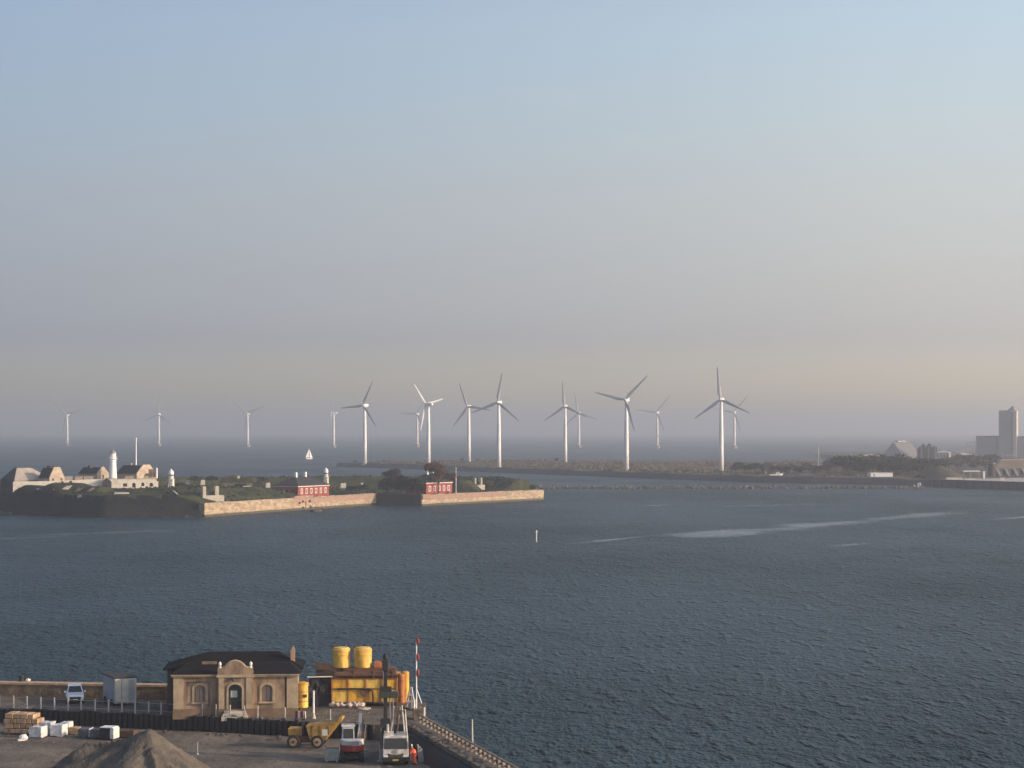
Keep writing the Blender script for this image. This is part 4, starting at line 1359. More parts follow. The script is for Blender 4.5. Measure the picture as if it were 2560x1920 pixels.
M_YEL2 = mat('pale_yellow_paint', (0.78, 0.54, 0.11), 0.45, color2=(0.48, 0.29, 0.06), scale=1.6, stretch=(1, 1, .35), contrast=(0.33, 0.6))
M_ORG = mat('rusty_orange_paint', (0.44, 0.155, 0.045), 0.65, color2=(0.22, 0.075, 0.03), scale=1.3, contrast=(0.3, 0.6))
M_RUST = mat('rusty_pipe', (0.16, 0.075, 0.045), 0.8, color2=(0.08, 0.045, 0.032), scale=1.2)
M_NAVY = mat('dark_tarpaulin', (0.025, 0.025, 0.034), 0.7, var=0.5, scale=1.5, bump=0.1)
M_WRAP = mat('white_film_wrap', (0.66, 0.66, 0.67), 0.3, color2=(0.48, 0.49, 0.52), scale=2.5, bump=0.05, bscale=5)
M_WRAPLIT = mat('lit_film_end', (0.74, 0.73, 0.70), 0.4, color2=(0.52, 0.51, 0.50), scale=3.0, bump=.08, bscale=4)  # brighter copy of the wrap for its sunlit ends
M_SHEET = mat('grey_sheeting', (0.11, 0.115, 0.13), 0.5, color2=(0.07, 0.073, 0.085), scale=2.0, bump=.06, bscale=4)
M_TANB = mat('tan_stone_block', (0.42, 0.29, 0.175), 0.9, color2=(0.27, 0.18, 0.11), scale=1.5, obj_rand=0.2)
M_CARW = mat('car_white_paint', (0.78, 0.80, 0.82), 0.25, var=.12, scale=1.5)
M_VIS = mat('orange_hivis', (0.95, 0.17, 0.06), 0.7)

# fence line, bulkhead and decks
FL = [Vector((-90.0, 223.2)), Vector((-53.0, 212.0)), Vector((-23.2, 203.2)), Vector((-13.2, 200.2))]
PARA = [(-90.0, 225.6), (-57.0, 221.2), (-38.0, 218.7), (-12.6, 217.1)]
TIP = [(-9.3, 216.6), (-9.2, 207.0), (-9.4, 200.8)]
def flat(name, loop, z, m, label, kind='structure', depth=None):
    L_ = [Vector((p[0], p[1], z)) for p in loop]
    me = bpy.data.meshes.new(name)
    co = [tuple(p) for p in L_]
    fs = [list(t) for t in tessellate_polygon([L_])]
    if depth:
        n = len(co)
        co += [(x, y, z - depth) for x, y, _ in co]
        fs += [[i, (i + 1) % n, n + (i + 1) % n, n + i] for i in range(n)]
    me.from_pydata(co, [], fs)
    bm = bmesh.new(); bm.from_mesh(me)
    bmesh.ops.recalc_face_normals(bm, faces=bm.faces)
    for f in bm.faces:
        if abs(f.normal.z) > .9 and f.normal.z < 0: f.normal_flip()
    bm.to_mesh(me); bm.free()
    return tag(link(name, me, m), label, 'ground', kind=kind)
flat('pier_deck', [tuple(p) for p in FL] + [TIP[2], TIP[1], TIP[0]] + [(x, y + .4) for x, y in reversed(PARA)], ZP, M_DECK, 'gravel deck of the old pier', depth=4.5)
SW0, SW1 = Vector((-9.6, 200.6)), Vector((24.2, 90.2))          # sea wall line
def site_z(x, y):
    # lower ground with gentle heaps and wheel ruts
    t = (x - FL[0].x) / (FL[3].x - FL[0].x)
    ye = FL[0].y + (FL[3].y - FL[0].y) * t
    if (x > FL[0].x and y > ye + 1.5) or y > 232 or x > SW0.x + (SW0.y - y) * (SW1.x - SW0.x) / (SW0.y - SW1.y) + 1.0:
        return None
    z = ZL + fbm(x, y, .10, 3) * .13 + .05 * math.sin(y * 2.0 + fbm(x, y, .05) * 5) * sstep(196, 188, y)
    # lit rubble ridge along the foot of the bulkhead
    z += .32 * math.exp(-((y - (ye - 3.6)) / .9) ** 2) * (1 + fbm(x, y, .5)) * sstep(-40, -34, x) * sstep(-19, -22, x)
    return z
so = height_sheet('work_site_ground', -120, 26, 90, 226, .7, site_z, M_SITE)
tag(so, 'trodden sandy ground of the work site', 'ground', kind='structure')

bh = thing('bulkhead', 'dark sheet-pile bulkhead under the post-and-rail fence', 'bulkhead', (0, 0, 0))
rnd = random.Random(4)
k = 0
for a, b in zip(FL, FL[1:]):
    n = int((b - a).length / .62)
    d = (b - a).normalized()
    nr = Vector((d.y, -d.x))
    if nr.y > 0: nr = -nr
    ang = math.atan2(d.y, d.x)
    if k == 0:
        prof = [(-.3, .0), (.3, .0), (.3, -.06), (.17, -.30), (-.17, -.30), (-.3, -.06)]
        mbp = MB().prism(prof, 'z', -1.8, 0.0)
        mesh_p = mbp.build('sheet_pile', M_PILE, bh)
        mesh_d = mesh_p.data
        bpy.data.objects.remove(mesh_p)
        k = 1
    for i in range(n):
        q = a + d * ((i + .5) * .62)
        if q.x < -54.5:
            continue
        o = link('sheet_pile', mesh_d, None, bh)
        o.location = (q.x + nr.x * .02, q.y + nr.y * .02, ZP + .02 + rnd.uniform(-.10, .14))
        o.rotation_euler = (0, 0, ang)
# fence
fe = thing('post_and_rail_fence', 'low pale post-and-rail fence along the pier edge', 'fence', (0, 0, 0))
fpx = [-2, 32, 64, 97, 130, 163, 195, 229, 262, 295, 328, 362, 394, 429, 463, 498, 533, 568, 605, 639, 709, 823]
fy = lambda px: 1768 + (px - 0) * (1803.5 - 1768) / 709 + (6.0 * math.sin(min(px, 709) / 709 * math.pi))
ps = []
for px in fpx:
    t_ = [gnd(px, y, ZP) for y in (fy(px),)][0]
    # snap on the fence line, half a metre inside
    for a, b in zip(FL, FL[1:]):
        if a.x <= t_.x <= b.x:
            y = a.y + (b.y - a.y) * (t_.x - a.x) / (b.x - a.x)
            ps.append(Vector((t_.x, y + .35, ZP)))
pm = MB().box(-.07, .07, -.06, .06, -.3, 1.28)
bmesh.ops.bevel(pm.bm, geom=list(pm.bm.edges), offset=.012, segments=1, affect='EDGES')
po = pm.build('post', M_GALV, fe)
for i, p in enumerate(ps):
    o = po if i == 0 else link('post', po.data, None, fe)
    o.location = p
    o.rotation_euler = (0, rnd.uniform(-.02, .02), -.28)
for i, (a, b) in enumerate(zip(ps, ps[1:])):
    if (b - a).length > 2.2:
        continue
    for z in ((1.12, .32) if i < 14 else (.32,) if i < 15 else ()):
        MB().tube(a + Vector((0, -.07, z)), b + Vector((0, -.07, z)), .030, n=5).build('rail', M_STEEL, fe)

# sea parapet behind
pa = thing('sea_parapet', 'long brown rubble parapet along the seaward side of the pier', 'parapet', (0, 0, 0))
for a, b in zip(PARA, PARA[1:]):
    a, b = Vector(a), Vector(b)
    d = b - a
    Mx = rotz(math.atan2(d.y, d.x), (a.x, a.y, 0))
    MB().box(0, d.length, 0, 1.1, -1.5, 3.9, Mx).build('wall_run', M_PARA, pa)
    MB().box(0, d.length, -.12, 1.25, 3.903, 4.12, Mx).build('coping', M_TANB, pa)
for px, w, h, lab, m in ((50, .55, .62, 'small dark bollard on the sea parapet at the left', M_TAR), (66, .5, .3, 'pale stone lying on the sea parapet beside the bollard', M_WPAINT)):
    Yb = 221.3
    t = thing('bollard' if h > .5 else 'loose_stone', lab, 'bollard' if h > .5 else 'stone', (gx(px, Yb), Yb + .7, 4.12))
    if h > .5:
        MB().lathe([(.3, 0), (.24, .1), (.22, .42), (.34, .5), (.3, .64)], 12).build('shaft', m, t)
        MB().lathe([(.36, -.02), (.36, .06)], 12).build('base', m, t)
    else:
        b = link('rock', ROCKS[1], None, t); b.scale = (.3, .25, .25); b.location = (0, 0, .12)
        b.data = b.data.copy(); b.data.materials.clear(); b.data.materials.append(M_WPAINT)

# --- sea wall with its timber rail on the right
d = (SW1 - SW0)
sw = thing('sea_wall', 'sea wall with short timber posts running down to the lower right', 'sea wall', (SW0.x, SW0.y, 0), math.atan2(d.y, d.x))
Ls = d.length
M_POSTB = mat('weathered_post', (0.34, 0.29, 0.23), 0.8, var=.3, scale=2, obj_rand=.25)
M_SWALL = mat('sea_wall_stone', (0.20, 0.16, 0.12), 0.95, color2=(0.09, 0.075, 0.06), scale=0.8, bump=0.15, bscale=1.5)
MB().box(0, Ls, -1.3, .55, -2.5, 2.7).build('wall', M_SWALL, sw)
MB().hull([(0, -3.4, .4), (Ls, -3.4, .4), (Ls, -1.2, .4), (0, -1.2, .4)], [(0, -1.9, 2.2), (Ls, -1.9, 2.2), (Ls, -1.2, 2.3), (0, -1.2, 2.3)]).build('shadow_slope', M_PILE, sw)  # near-black wedge stands in for the wall's shaded face and cast shadow
for i in range(int(Ls / 1.45)):
    u = .5 + i * 1.45
    MB().box(u, u + .17, .14, .36, 2.5, 3.45).build('post', M_POSTB, sw)
MB().box(.2, Ls, .37, .47, 3.0, 3.15).build('rail', M_SWALL, sw)
MB().box(.2, Ls, .12, .38, 3.453, 3.55).build('top_rail', M_SWALL, sw)
rs = random.Random(8)
for i in range(90):
    b = link('cap_stone', ROCKS[i % 6], None, sw)
    k = rs.uniform(.22, .48)
    b.location = (rs.uniform(.5, Ls), rs.uniform(-1.5, -.5), 2.72)
    b.scale = (k * 1.5, k, k * .7)
    b.rotation_euler = (0, 0, rs.random() * 6)
u = (SW0.y - 183.6) / (SW0.y - SW1.y) * Ls
p = Vector((SW0.x, SW0.y)) + d.normalized() * u
t = thing('tall_stake', 'tall pale stake standing on the sea wall at the right', 'stake', (gx(1181, 183.6), 183.6, 2.7))
MB().tube((0, 0, -.2), (-.03, 0, 2.75), .10, .075, 8).build('pole', M_GALV, t)
MB().box(-.25, .25, -.2, .2, -.1, .28).build('footing', M_CONC, t)

# --- the brick pavilion
PV = thing('brick_pavilion', 'old buff brick pavilion with curved gable and arched door on the pier', 'building', (gx(435, 206), 206.0, ZP), R(4))
W_, HC = 12.7, 4.05
def niche(u0, u1, z0, z1): return arch(u0, u1, z0, z1, .42)
mb = MB()
add_slab(mb, [(0, -.3), (4.5, -.3), (4.5, HC), (0, HC)], [arch(1.15, 3.65, .95, 3.55, 0)], 0, .35)
mb.build('front_wall', M_BUFF, PV)
mb = MB(); add_slab(mb, [(1.0, .8), (3.8, .8), (3.8, 3.7), (1.0, 3.7)], [niche(2.05, 3.25, 1.45, 3.2)], .18, .5); mb.build('recessed_panel', M_BUFF, PV)
mb = MB(); add_slab(mb, [(8.1, -.3), (11.35, -.3), (11.35, HC), (8.1, HC)], [niche(8.95, 10.15, 1.45, 3.25)], .06, .45); mb.build('front_wall', M_BUFF, PV)
MB().box(11.55, 12.7, 0, .5, -.3, HC).build('corner_pier', M_BUFF2, PV)
MB().box(11.353, 11.547, .25, .45, -.3, HC).build('corner_groove', M_BUFFP, PV)
MB().box(-.06, .95, -.08, .34, -.3, HC - .01).build('corner_pier', M_BUFF2, PV)
for (u0, u1) in ((2.05, 3.25), (8.95, 10.15)):
    w = MB(); yy = .10 if u0 < 5 else -.02
    add_slab(w, arch(u0 - .2, u1 + .2, 1.4, 3.42, .55), [niche(u0 + .06, u1 - .06, 1.42, 3.18)], yy, yy + .075)
    wo = w.build('window_surround', M_BUFF2, PV)
    MB().box(u0 - .3, u1 + .3, yy - .1, yy + .2, 1.26, 1.398).build('sill', M_BUFF2, wo)
    MB().box(u0, u1, yy + .32, yy + .38, 1.4, 3.2).build('blind_panel', mat('faded_shutter', (0.34, 0.28, 0.22), 0.8, var=0.2, scale=2), wo)
    for q in range(3):
        MB().box(u0 + .08 + q * .4, u0 + .14 + q * .4, yy + .29, yy + .318, 1.42, 3.1).build('shutter_batten', M_BUFFP, wo)
for a, b in ((-.12, 4.5), (8.1, 12.76)):
    MB().box(a, b, -.14, -.083, -.3, .75).build('plinth', M_BUFFP, PV)
    MB().box(a - .1, b + .06, -.28, .5, HC + .003, HC + .16).build('cornice', M_BUFF2, PV)
    MB().box(a - .18, b + .14, -.40, .5, HC + .163, HC + .27).build('cornice', M_BUFF2, PV)
# centre bay
BAY = MB()
bc = 6.3
crv = [(4.5, -.3), (8.1, -.3), (8.1, 4.98), (7.6, 5.0), (7.32, 5.08), (7.12, 5.32), (6.8, 5.58), (bc, 5.72), (5.8, 5.58), (5.48, 5.32), (5.28, 5.08), (5.0, 5.0), (4.5, 4.98)]
add_slab(BAY, crv, [arch(5.6, 7.0, .75, 3.35, .5)], -.62, -.15)
bay = BAY.build('centre_bay', M_BUFF, PV)
MB().box(4.503, 5.2, -.149, .5, -.3, 4.6).build('bay_side', M_BUFF, bay)
MB().box(7.4, 8.097, -.149, .5, -.3, 4.6).build('bay_side', M_BUFF, bay)
MB().box(4.4, 8.2, -.78, -.3, 4.05, 4.32).build('bay_cornice', M_BUFF2, bay)
for u in (4.62, 7.42):
    MB().box(u, u + .56, -.70, -.623, .8, 4.04).build('pilaster', M_BUFF2, bay)
MB().box(4.44, 5.55, -.75, -.623, -.3, .78).build('plinth', M_BUFFP, bay)
MB().box(7.05, 8.16, -.75, -.623, -.3, .78).build('plinth', M_BUFFP, bay)
for u in (4.72, 7.88):
    MB().lathe([(.18, 4.98), (.18, 5.1), (.08, 5.16), (.15, 5.3), (.17, 5.42), (.12, 5.56), (.03, 5.64)], 12, (u, -.38, 0)).build('ball_finial', M_WHITE, bay)
sh = MB()
for i in range(len(crv) - 4):
    a, b = crv[i + 2], crv[i + 3]
    sh.tube((a[0], -.40, a[1] + .04), (b[0], -.40, b[1] + .04), .12, n=6)
sh.build('gable_coping', M_BUFF2, bay)
mb = MB(); add_slab(mb, arch(5.42, 7.18, .75, 3.55, .62), [arch(5.62, 6.98, .76, 3.33, .5)], -.70, -.623); mb.build('door_surround', M_BUFF2, bay)
do = MB().box(5.55, 7.05, -.36, -.28, .6, 3.4).build('door', mat('dark_green_door', (0.022, 0.032, 0.034), 0.5), PV)
MB().box(6.27, 6.33, -.385, -.362, .75, 2.75).build('meeting_rail', M_TAR, do)
for u in (5.72, 6.42):
    MB().box(u, u + .5, -.385, -.362, .9, 1.5).build('panel', M_TAR, do)
MB().box(5.82, 6.5, -.40, -.387, 1.95, 2.65).build('notice', mat('notice_paper', (0.42, 0.46, 0.44), 0.8, var=0.25, scale=12), do)
MB().tube((6.9, -.44, 1.7), (6.9, -.36, 1.7), .05, n=8).build('handle', M_STEEL, do)
MB().lathe([(.05, 3.72), (.16, 3.80), (.13, 4.0), (.04, 4.05)], 10, (6.05, -.86, 0)).build('door_lamp', M_TAR, PV)
for i in range(3):
    MB().box(5.2 - i * .12, 7.4 + i * .12, -1.0 - i * .34, -.63, -.3, .62 - i * .25).build('step', M_PCONC, PV)
# rear block, wider than the front
MB().box(-1.05, 12.55, 3.6, 9.2, -.3, 4.35).build('rear_block', mat('rear_block_boards', (0.10, 0.09, 0.085), 0.9, var=0.4, scale=1.5, stretch=(4, 4, .3)), PV)
for v in (4.4, 5.6, 6.8, 8.0):
    MB().box(-1.11, -1.053, v, v + .25, -.2, 4.3).build('rear_pilaster', M_TAR, PV)
MB().box(0.01, .4, .503, 3.597, -.3, HC).build('side_wall', M_BUFF, PV)
MB().box(12.3, 12.69, .503, 3.597, -.3, HC).build('side_wall', M_BUFF, PV)
M_FELT = mat('dark_roof_felt', (0.016, 0.016, 0.018), 0.95, color2=(0.010, 0.010, 0.011), scale=0.7, bump=0.04, spec=0.1)
r = MB(); r.hull([(-.35, -.42, HC + .273), (13.05, -.42, HC + .273), (13.05, 5.5, HC + .273), (-.35, 5.5, HC + .273)], [(.9, 3.3, 5.05), (11.8, 3.3, 5.05), (11.8, 5.5, 5.05), (.9, 5.5, 5.05)])
r.build('front_roof', M_FELT, PV)
r = MB(); hip_roof(r, -1.05, 12.75, 3.6, 9.2, 4.5, 5.95, .45, ridge=(4.6, 2.8), th=.12); r.build('rear_roof', M_FELT, PV)
MB().box(2.6, 4.1, 3.0, 3.5, 4.9, 5.25).build('roof_hatch', M_BUFFP, PV)
ch = MB().box(11.75, 12.2, 4.6, 5.15, 4.4, 6.35).build('chimney', M_BRICKP, PV, bevel=.02)
MB().tube((11.97, 4.87, 6.34), (11.97, 4.87, 6.6), .14, .12, 8).build('chimney_pot', M_TANB, ch)

# --- site wagon (grey box on wheels)
t = thing('site_wagon', 'pale grey box wagon with dark roof parked left of the brick pavilion', 'wagon', (gx(291, 214), 213.2, ZP), R(27))
M_WAG = mat('faded_cream_panel', (0.52, 0.50, 0.42), 0.7, color2=(0.36, 0.36, 0.30), scale=0.9, contrast=(0.3, 0.6))
M_WAGL = mat('faded_shade_panel', (0.34, 0.36, 0.38), 0.7, color2=(0.26, 0.28, 0.30), scale=0.9)
MB().box(0, 2.35, 0, 4.6, .32, 2.95).build('body', M_WAG, t, bevel=.03)
MB().box(-.03, -.002, .05, 4.55, .36, 2.92).build('side_panel', M_WAGL, t)  # grey sheet puts the shade of the left side into the colour
MB().box(-.08, 2.43, -.03, 4.68, 2.953, 3.1).build('roof', M_TAR, t)
for q, (u, m) in enumerate(((.12, M_WAG), (.80, M_WAGL), (1.52, M_WAGL))):
    MB().box(u, u + .62, -.035, -.003, .45, 2.8).build('board_panel', (M_WAG, M_WAG, M_WAGL)[q], t)
MB().box(.66, .76, -.05, -.003, .4, 2.9).build('corner_strip', M_STEEL, t)
for u, v in ((-.12, 3.6), (2.36, .5), (2.36, 3.6), (-.12, 1.0)):
    MB().tube((u, v, .36), (u + .16, v, .36), .36, n=14).build('wheel', M_BLACK, t)
MB().tube((1.2, -.9, .3), (1.2, .2, .38), .05, n=6).build('drawbar', M_STEEL, t)

# --- white car, front on
def car(label, px, Y, rz):
    t = thing('parked_car', label, 'car', (gx(px, Y), Y, ZP), rz)
    w = .93
    secs = []   # y, half width, z0, z1
    B = MB()
    def ring(y, hw, z0, z1, ch=.14):
        return [(-hw + ch * .4, y, z0), (hw - ch * .4, y, z0), (hw, y, z0 + ch), (hw, y, z1 - ch), (hw - ch, y, z1), (-hw + ch, y, z1), (-hw, y, z1 - ch), (-hw, y, z0 + ch)]
    R_ = [ring(-2.25, .74, .42, .86), ring(-2.12, .88, .34, .98), ring(-1.3, .93, .30, 1.06), ring(-.9, .94, .30, 1.12), ring(1.6, .94, .30, 1.14), ring(2.2, .88, .36, 1.06)]
    for a, b in zip(R_, R_[1:]):
        B.hull(a, b)
    B.build('body', M_CARW, t)
    C = MB()
    C.hull([(-.86, -.95, 1.10), (.86, -.95, 1.10), (.86, 1.9, 1.10), (-.86, 1.9, 1.10)], [(-.68, -.15, 1.80), (.68, -.15, 1.80), (.68, 1.55, 1.80), (-.68, 1.55, 1.80)])
    cab = C.build('cabin', M_CARW, t)
    MB().hull([(-.74, -.93, 1.16), (.74, -.93, 1.16), (.60, -.26, 1.73), (-.60, -.26, 1.73)], [(-.74, -.965, 1.17), (.74, -.965, 1.17), (.60, -.295, 1.74), (-.60, -.295, 1.74)]).build('windscreen', M_GLASS, cab)
    for s in (-1, 1):
        MB().hull([(s * .80, -.6, 1.22), (s * .80, 1.6, 1.22), (s * .70, 1.35, 1.68), (s * .70, -.1, 1.68)], [(s * .86, -.6, 1.22), (s * .86, 1.6, 1.22), (s * .75, 1.35, 1.68), (s * .75, -.1, 1.68)]).build('side_window', M_GLASS, cab)
        MB().hull([(s * .55, -2.24, .74), (s * .86, -2.06, .76), (s * .86, -2.06, .90), (s * .55, -2.24, .88)], [(s * .55, -2.29, .74), (s * .90, -2.10, .76), (s * .90, -2.10, .90), (s * .55, -2.29, .88)]).build('headlight', M_WPAINT, t)
        MB().box(min(s * .95, s * 1.14), max(s * .95, s * 1.14), -.75, -.6, 1.12, 1.28).build('mirror', M_CARW, t)
        for y in (-1.4, 1.35):
            wo = MB().tube((s * .70, y, .34), (s * .93, y, .34), .34, n=18).build('wheel', M_BLACK, t)
            MB().tube((s * .92, y, .34), (s * .95, y, .34), .2, n=12).build('rim', M_STEEL, wo)
    MB().box(-.60, .60, -2.30, -2.21, .40, .80).build('grille', M_BLACK, t)
    MB().box(-.26, .26, -2.325, -2.303, .46, .57).build('number_plate', M_WPAINT, t)
    return t
car('white car seen front on before the sea parapet', 187, 217.2, R(14))

# --- sand heap
def heap_z(x, y):
    best = -9
    for t_ in range(11):
        q = t_ / 10
        ax, ay, ah = -32.3 + (gx(218, 179) + 32.3) * q, 178.0 + 1.0 * q, 5.5 - 1.15 * q - .35 * math.sin(q * math.pi)
        best = max(best, ah - .69 * math.hypot(x - ax, y - ay))
    if best < .2:
        return None
    b = best
    ridge = abs(mnoise.noise(Vector((x * .9, y * .9, 2)))) 
    a_ = math.atan2(y - 178.3, x + 33.2)
    gul = abs(mnoise.noise(Vector((a_ * 4.5, b * .18, 7.0)))) + .5 * abs(mnoise.noise(Vector((a_ * 10, b * .4, 1.0))))
    return b + fbm(x, y, .6, 4) * .20 + fbm(x, y, 1.8, 2) * .06 - .85 * gul * sstep(5.5, 3.8, b) * sstep(.2, 1.2, b)
hp_ = height_sheet('sand_heap', -52, -22, 166, 192, .28, heap_z, mat('grey_brown_sand', (0.145, 0.13, 0.107), 0.95, color2=(0.085, 0.077, 0.065), scale=0.9, bump=0.12, bscale=3.0, spec=0.1))
tag(hp_, 'big grey-brown sand heap at the lower left', 'sand heap')

# --- stone stack and wrapped pallets
t = thing('stone_stack', 'tall stack of tan stone blocks at the left edge', 'stone stack', (gx(8, 203), 203.2, ZL), R(-10))
rnd = random.Random(13)
for r_ in range(4):
    u = 0.0 + (.12 if r_ % 2 else 0)
    while u < 3.5 - r_ * .12:
        w = rnd.uniform(.5, 1.0)
        w = min(w, 3.7 - u)
        for v in (0, 1):
            B_ = MB().box(u, u + w - .07, v * .95 + rnd.uniform(-.06, .06), v * .95 + .88, .22 + r_ * .5, .22 + r_ * .5 + rnd.uniform(.42, .485))
            B_.build('stone_block', M_TANB, t, bevel=.03)
        u += w
for u in (.3, 1.7, 3.0):
    MB().box(u, u + .35, -.1, 1.9, -.1, .2).build('bearer', M_TIMB, t)
def bale(label, px, Y, w, dp, h, rz, m, band=None, name='wrapped_pallet', top=None):
    t = thing(name, label, 'pallet', (gx(px, Y), Y, ZL), rz, 'pallets on the sand')
    B_ = MB().box(-w / 2, w / 2, 0, dp, .16, h)
    bmesh.ops.subdivide_edges(B_.bm, edges=list(B_.bm.edges), cuts=3, use_grid_fill=True)
    for v in B_.bm.verts:
        n_ = mnoise.noise_vector(v.co * 2.2 + Vector((px, 0, 0)))
        v.co += n_ * .09
    B_.build('wrap', m, t, smooth=False)
    for u in (-w * .42, -.06, w * .42 - .12):
        MB().box(u, u + .12, .02, dp - .02, 0, .14).build('pallet_bearer', M_TIMB, t)
    if band:
        MB().box(w * .5 - band, w * .5 + .045, -.05, dp + .03, .2, h + .05).build('lit_end', M_WRAPLIT, t, bevel=.06)  # whiter cap paints the sunlight on the right-hand end
    if top:
        MB().box(-w * .5, w * .45, -.05, dp, h + .02, h + .12).build('top_sheet', top, t, bevel=.02)
    return t
bale('front grey-wrapped pallet with a white lit end, nearest the stone stack', 88, 200.6, 1.35, 1.2, 1.18, R(-16), M_WRAP, .18)
bale('wrapped pallet standing just behind the front grey pallet', 112, 202.8, 1.25, 1.1, 1.35, R(-14), M_WRAP)
bale('grey-wrapped pallet with white lit end in the middle of the row', 140, 201.5, 1.35, 1.2, 1.25, R(-14), M_WRAP, .15)
bale('whitish pallet behind and right of the middle grey pallet', 161, 203.0, .95, 1.0, 1.3, R(-12), M_WRAP, .5)
bale('small tan crate right of the middle pallets', 184, 202.6, 1.0, .9, .85, R(-8), M_TANB, name='timber_crate')
bale('dark-sheeted pallet behind the left shoulder of the sand heap', 209, 200.6, 1.25, 1.1, 1.0, R(-8), M_SHEET, .12)
bale('dark-sheeted pallet with a white edge behind the sand heap', 238, 200.2, 1.1, 1.0, 1.0, R(-8), M_SHEET)
bale('white-wrapped pallet with a dark open front behind the sand heap', 267, 199.4, 1.5, 1.2, 1.25, R(-15), M_NAVY, .42, top=M_WPAINT)
bale('low brown crate at the right end of the pallet row', 312, 201.0, 1.8, 1.0, .8, R(-10), M_TIMB, name='timber_crate')
t = thing('cement_bag', 'crumpled white sack on the sand by the stone stack', 'sack', (gx(56, 199), 199.3, ZL), R(20))
B_ = MB().ball((0, 0, .32), .42, 1, .7, .9, 2)
for v in B_.bm.verts:
    v.co += mnoise.noise_vector(v.co * 3) * .12
B_.build('sack', M_WPAINT, t)
MB().ball((-.35, -.1, .12), .25, 1.2, .8, .6, 1).build('spill', M_WHITE, t)
t = thing('marker_post', 'short grey post standing alone right of the sand heap', 'post', (gx(492, 191), 191.3, ZL))
MB().tube((0, 0, -.2), (0, 0, 1.15), .075, .07, 8).build('shaft', M_STEEL, t)
MB().lathe([(.16, -.02), (.13, .06)], 10).build('foot', M_STEEL, t)
# loose stones along the bulkhead
rnd = random.Random(31)
for i in range(26):
    px = rnd.uniform(360, 735)
    a, b = FL[1], FL[2]
    x = gx(px, 206)
    y = a.y + (b.y - a.y) * (x - a.x) / (b.x - a.x) - rnd.choice((-.25, -.2, 3.2 + rnd.random()))
    lower = y < a.y + (b.y - a.y) * (x - a.x) / (b.x - a.x) - 1
    o = link('loose_stone', ROCKS[i % 6], None)
    o.data = o.data if i > 5 else o.data
    k = rnd.uniform(.12, .26)
    o.location = (x, y, (1.3 if lower else ZP) + k * .4)
    o.scale = (k * 1.5, k, k)
    o.rotation_euler = (0, 0, rnd.random() * 6)
    tag(o, 'loose stone on the sand below the bulkhead before the pavilion' if lower else 'loose tan stone on top of the bulkhead before the pavilion', 'stone', 'loose stones below the bulkhead' if lower else 'loose stones on the bulkhead')

# gravel and rubbish strewn over the work site and the deck: too much to count
rnd = random.Random(55)
bm = bmesh.new()
def pebble(c, s):
    v = [bm.verts.new(c + Vector((a * s * rnd.uniform(.6, 1.3), b * s * rnd.uniform(.6, 1.3), z * s))) for a, b, z in ((-1, -1, -.3), (1, -1, -.3), (1, 1, -.3), (-1, 1, -.3), (-.4, -.5, .6), (.5, -.4, .7), (.4, .5, .6), (-.5, .4, .7))]
    for f in ((4, 5, 6, 7), (0, 1, 5, 4), (1, 2, 6, 5), (2, 3, 7, 6), (3, 0, 4, 7)):
        f_ = bm.faces.new([v[i] for i in f])
        f_.material_index = mi
n = 0
while n < 2600:
    x, y = rnd.uniform(-56, -8), rnd.uniform(181, 206)
    z = site_z(x, y)
    if z is None:
        continue
    if rnd.random() > .25 + .75 * max(0, fbm(x, y, .25) + .2):
        continue
    n += 1
    mi = 0 if rnd.random() < .5 else 1
    pebble(Vector((x, y, z)), rnd.choice((.03, .03, .04, .05, .08)))
for i in range(700):
    mi = rnd.choice((0, 1, 1))
    t_ = rnd.random()
    x = -54 + 46 * t_
    y = 212.2 - 9.0 * (x + 53) / 29.8 + rnd.uniform(.6, 9)
    if y < 216.5 and not (-35.5 < x < -21 and y > 205):
        pebble(Vector((x, y, ZP)), rnd.choice((.04, .06, .09, .12)))
me = bpy.data.meshes.new('rubble')
bm.to_mesh(me); bm.free()
me.materials.append(mat('dull_gravel', (0.22, 0.185, 0.145), 0.95, var=.4, scale=.7)); me.materials.append(M_DSTONE)
tag(link('gravel_rubble', me), 'gravel and rubble strewn over the work site', 'gravel', kind='stuff')

# ------------------------------------------------------------------ yellow batching plant on the pier tip
PL = thing('batching_plant', 'big yellow batching plant with two drum silos behind the drill mast', 'plant', (gx(829, 213), 213.0, ZP), R(2))
MB().box(0, 6.95, .12, 2.7, .42, 3.02).build('hopper_body', M_YEL, PL)
for (u0, u1) in ((.08, 1.68), (1.80, 3.55), (3.67, 5.15), (5.27, 6.88)):
    for z0, z1 in ((.52, 1.82), (2.0, 2.94)):
        MB().box(u0, u1, .05, .117, z0, z1).build('side_panel', M_YEL2 if (u0 + z0) % 1 > .4 else M_YEL, PL, bevel=.015)
for u in (-.03, 1.70, 3.57, 5.17, 6.86):
    MB().box(u, u + .10, -.02, .118, .25, 3.05).build('frame_post', M_ORG, PL)
for z in (.40, 1.84, 2.95):
    MB().box(0, 6.95, -.035, -.022, z, z + .10).build('frame_rail', M_RUST, PL)
MB().tube((.15, .3, 3.42), (6.9, .3, 3.42), .31, n=14).build('top_pipe', M_RUST, PL)
for u in (.3, 2.3, 4.4, 6.4):
    MB().box(u, u + .12, -.02, .62, 3.06, 3.80).build('pipe_saddle', M_RUST, PL)
MB().box(1.2, 6.8, .7, 2.7, 3.05, 4.02).build('upper_deck', M_RUST, PL)
MB().box(-1.7, 1.18, .9, 2.7, 3.05, 4.1).build('upper_deck', mat('dark_brown_steel', (0.06, 0.045, 0.035), 0.8), PL)
MB().box(-1.75, -.05, .6, .66, 3.9, 4.62).build('guard_board', M_TIMB, PL)
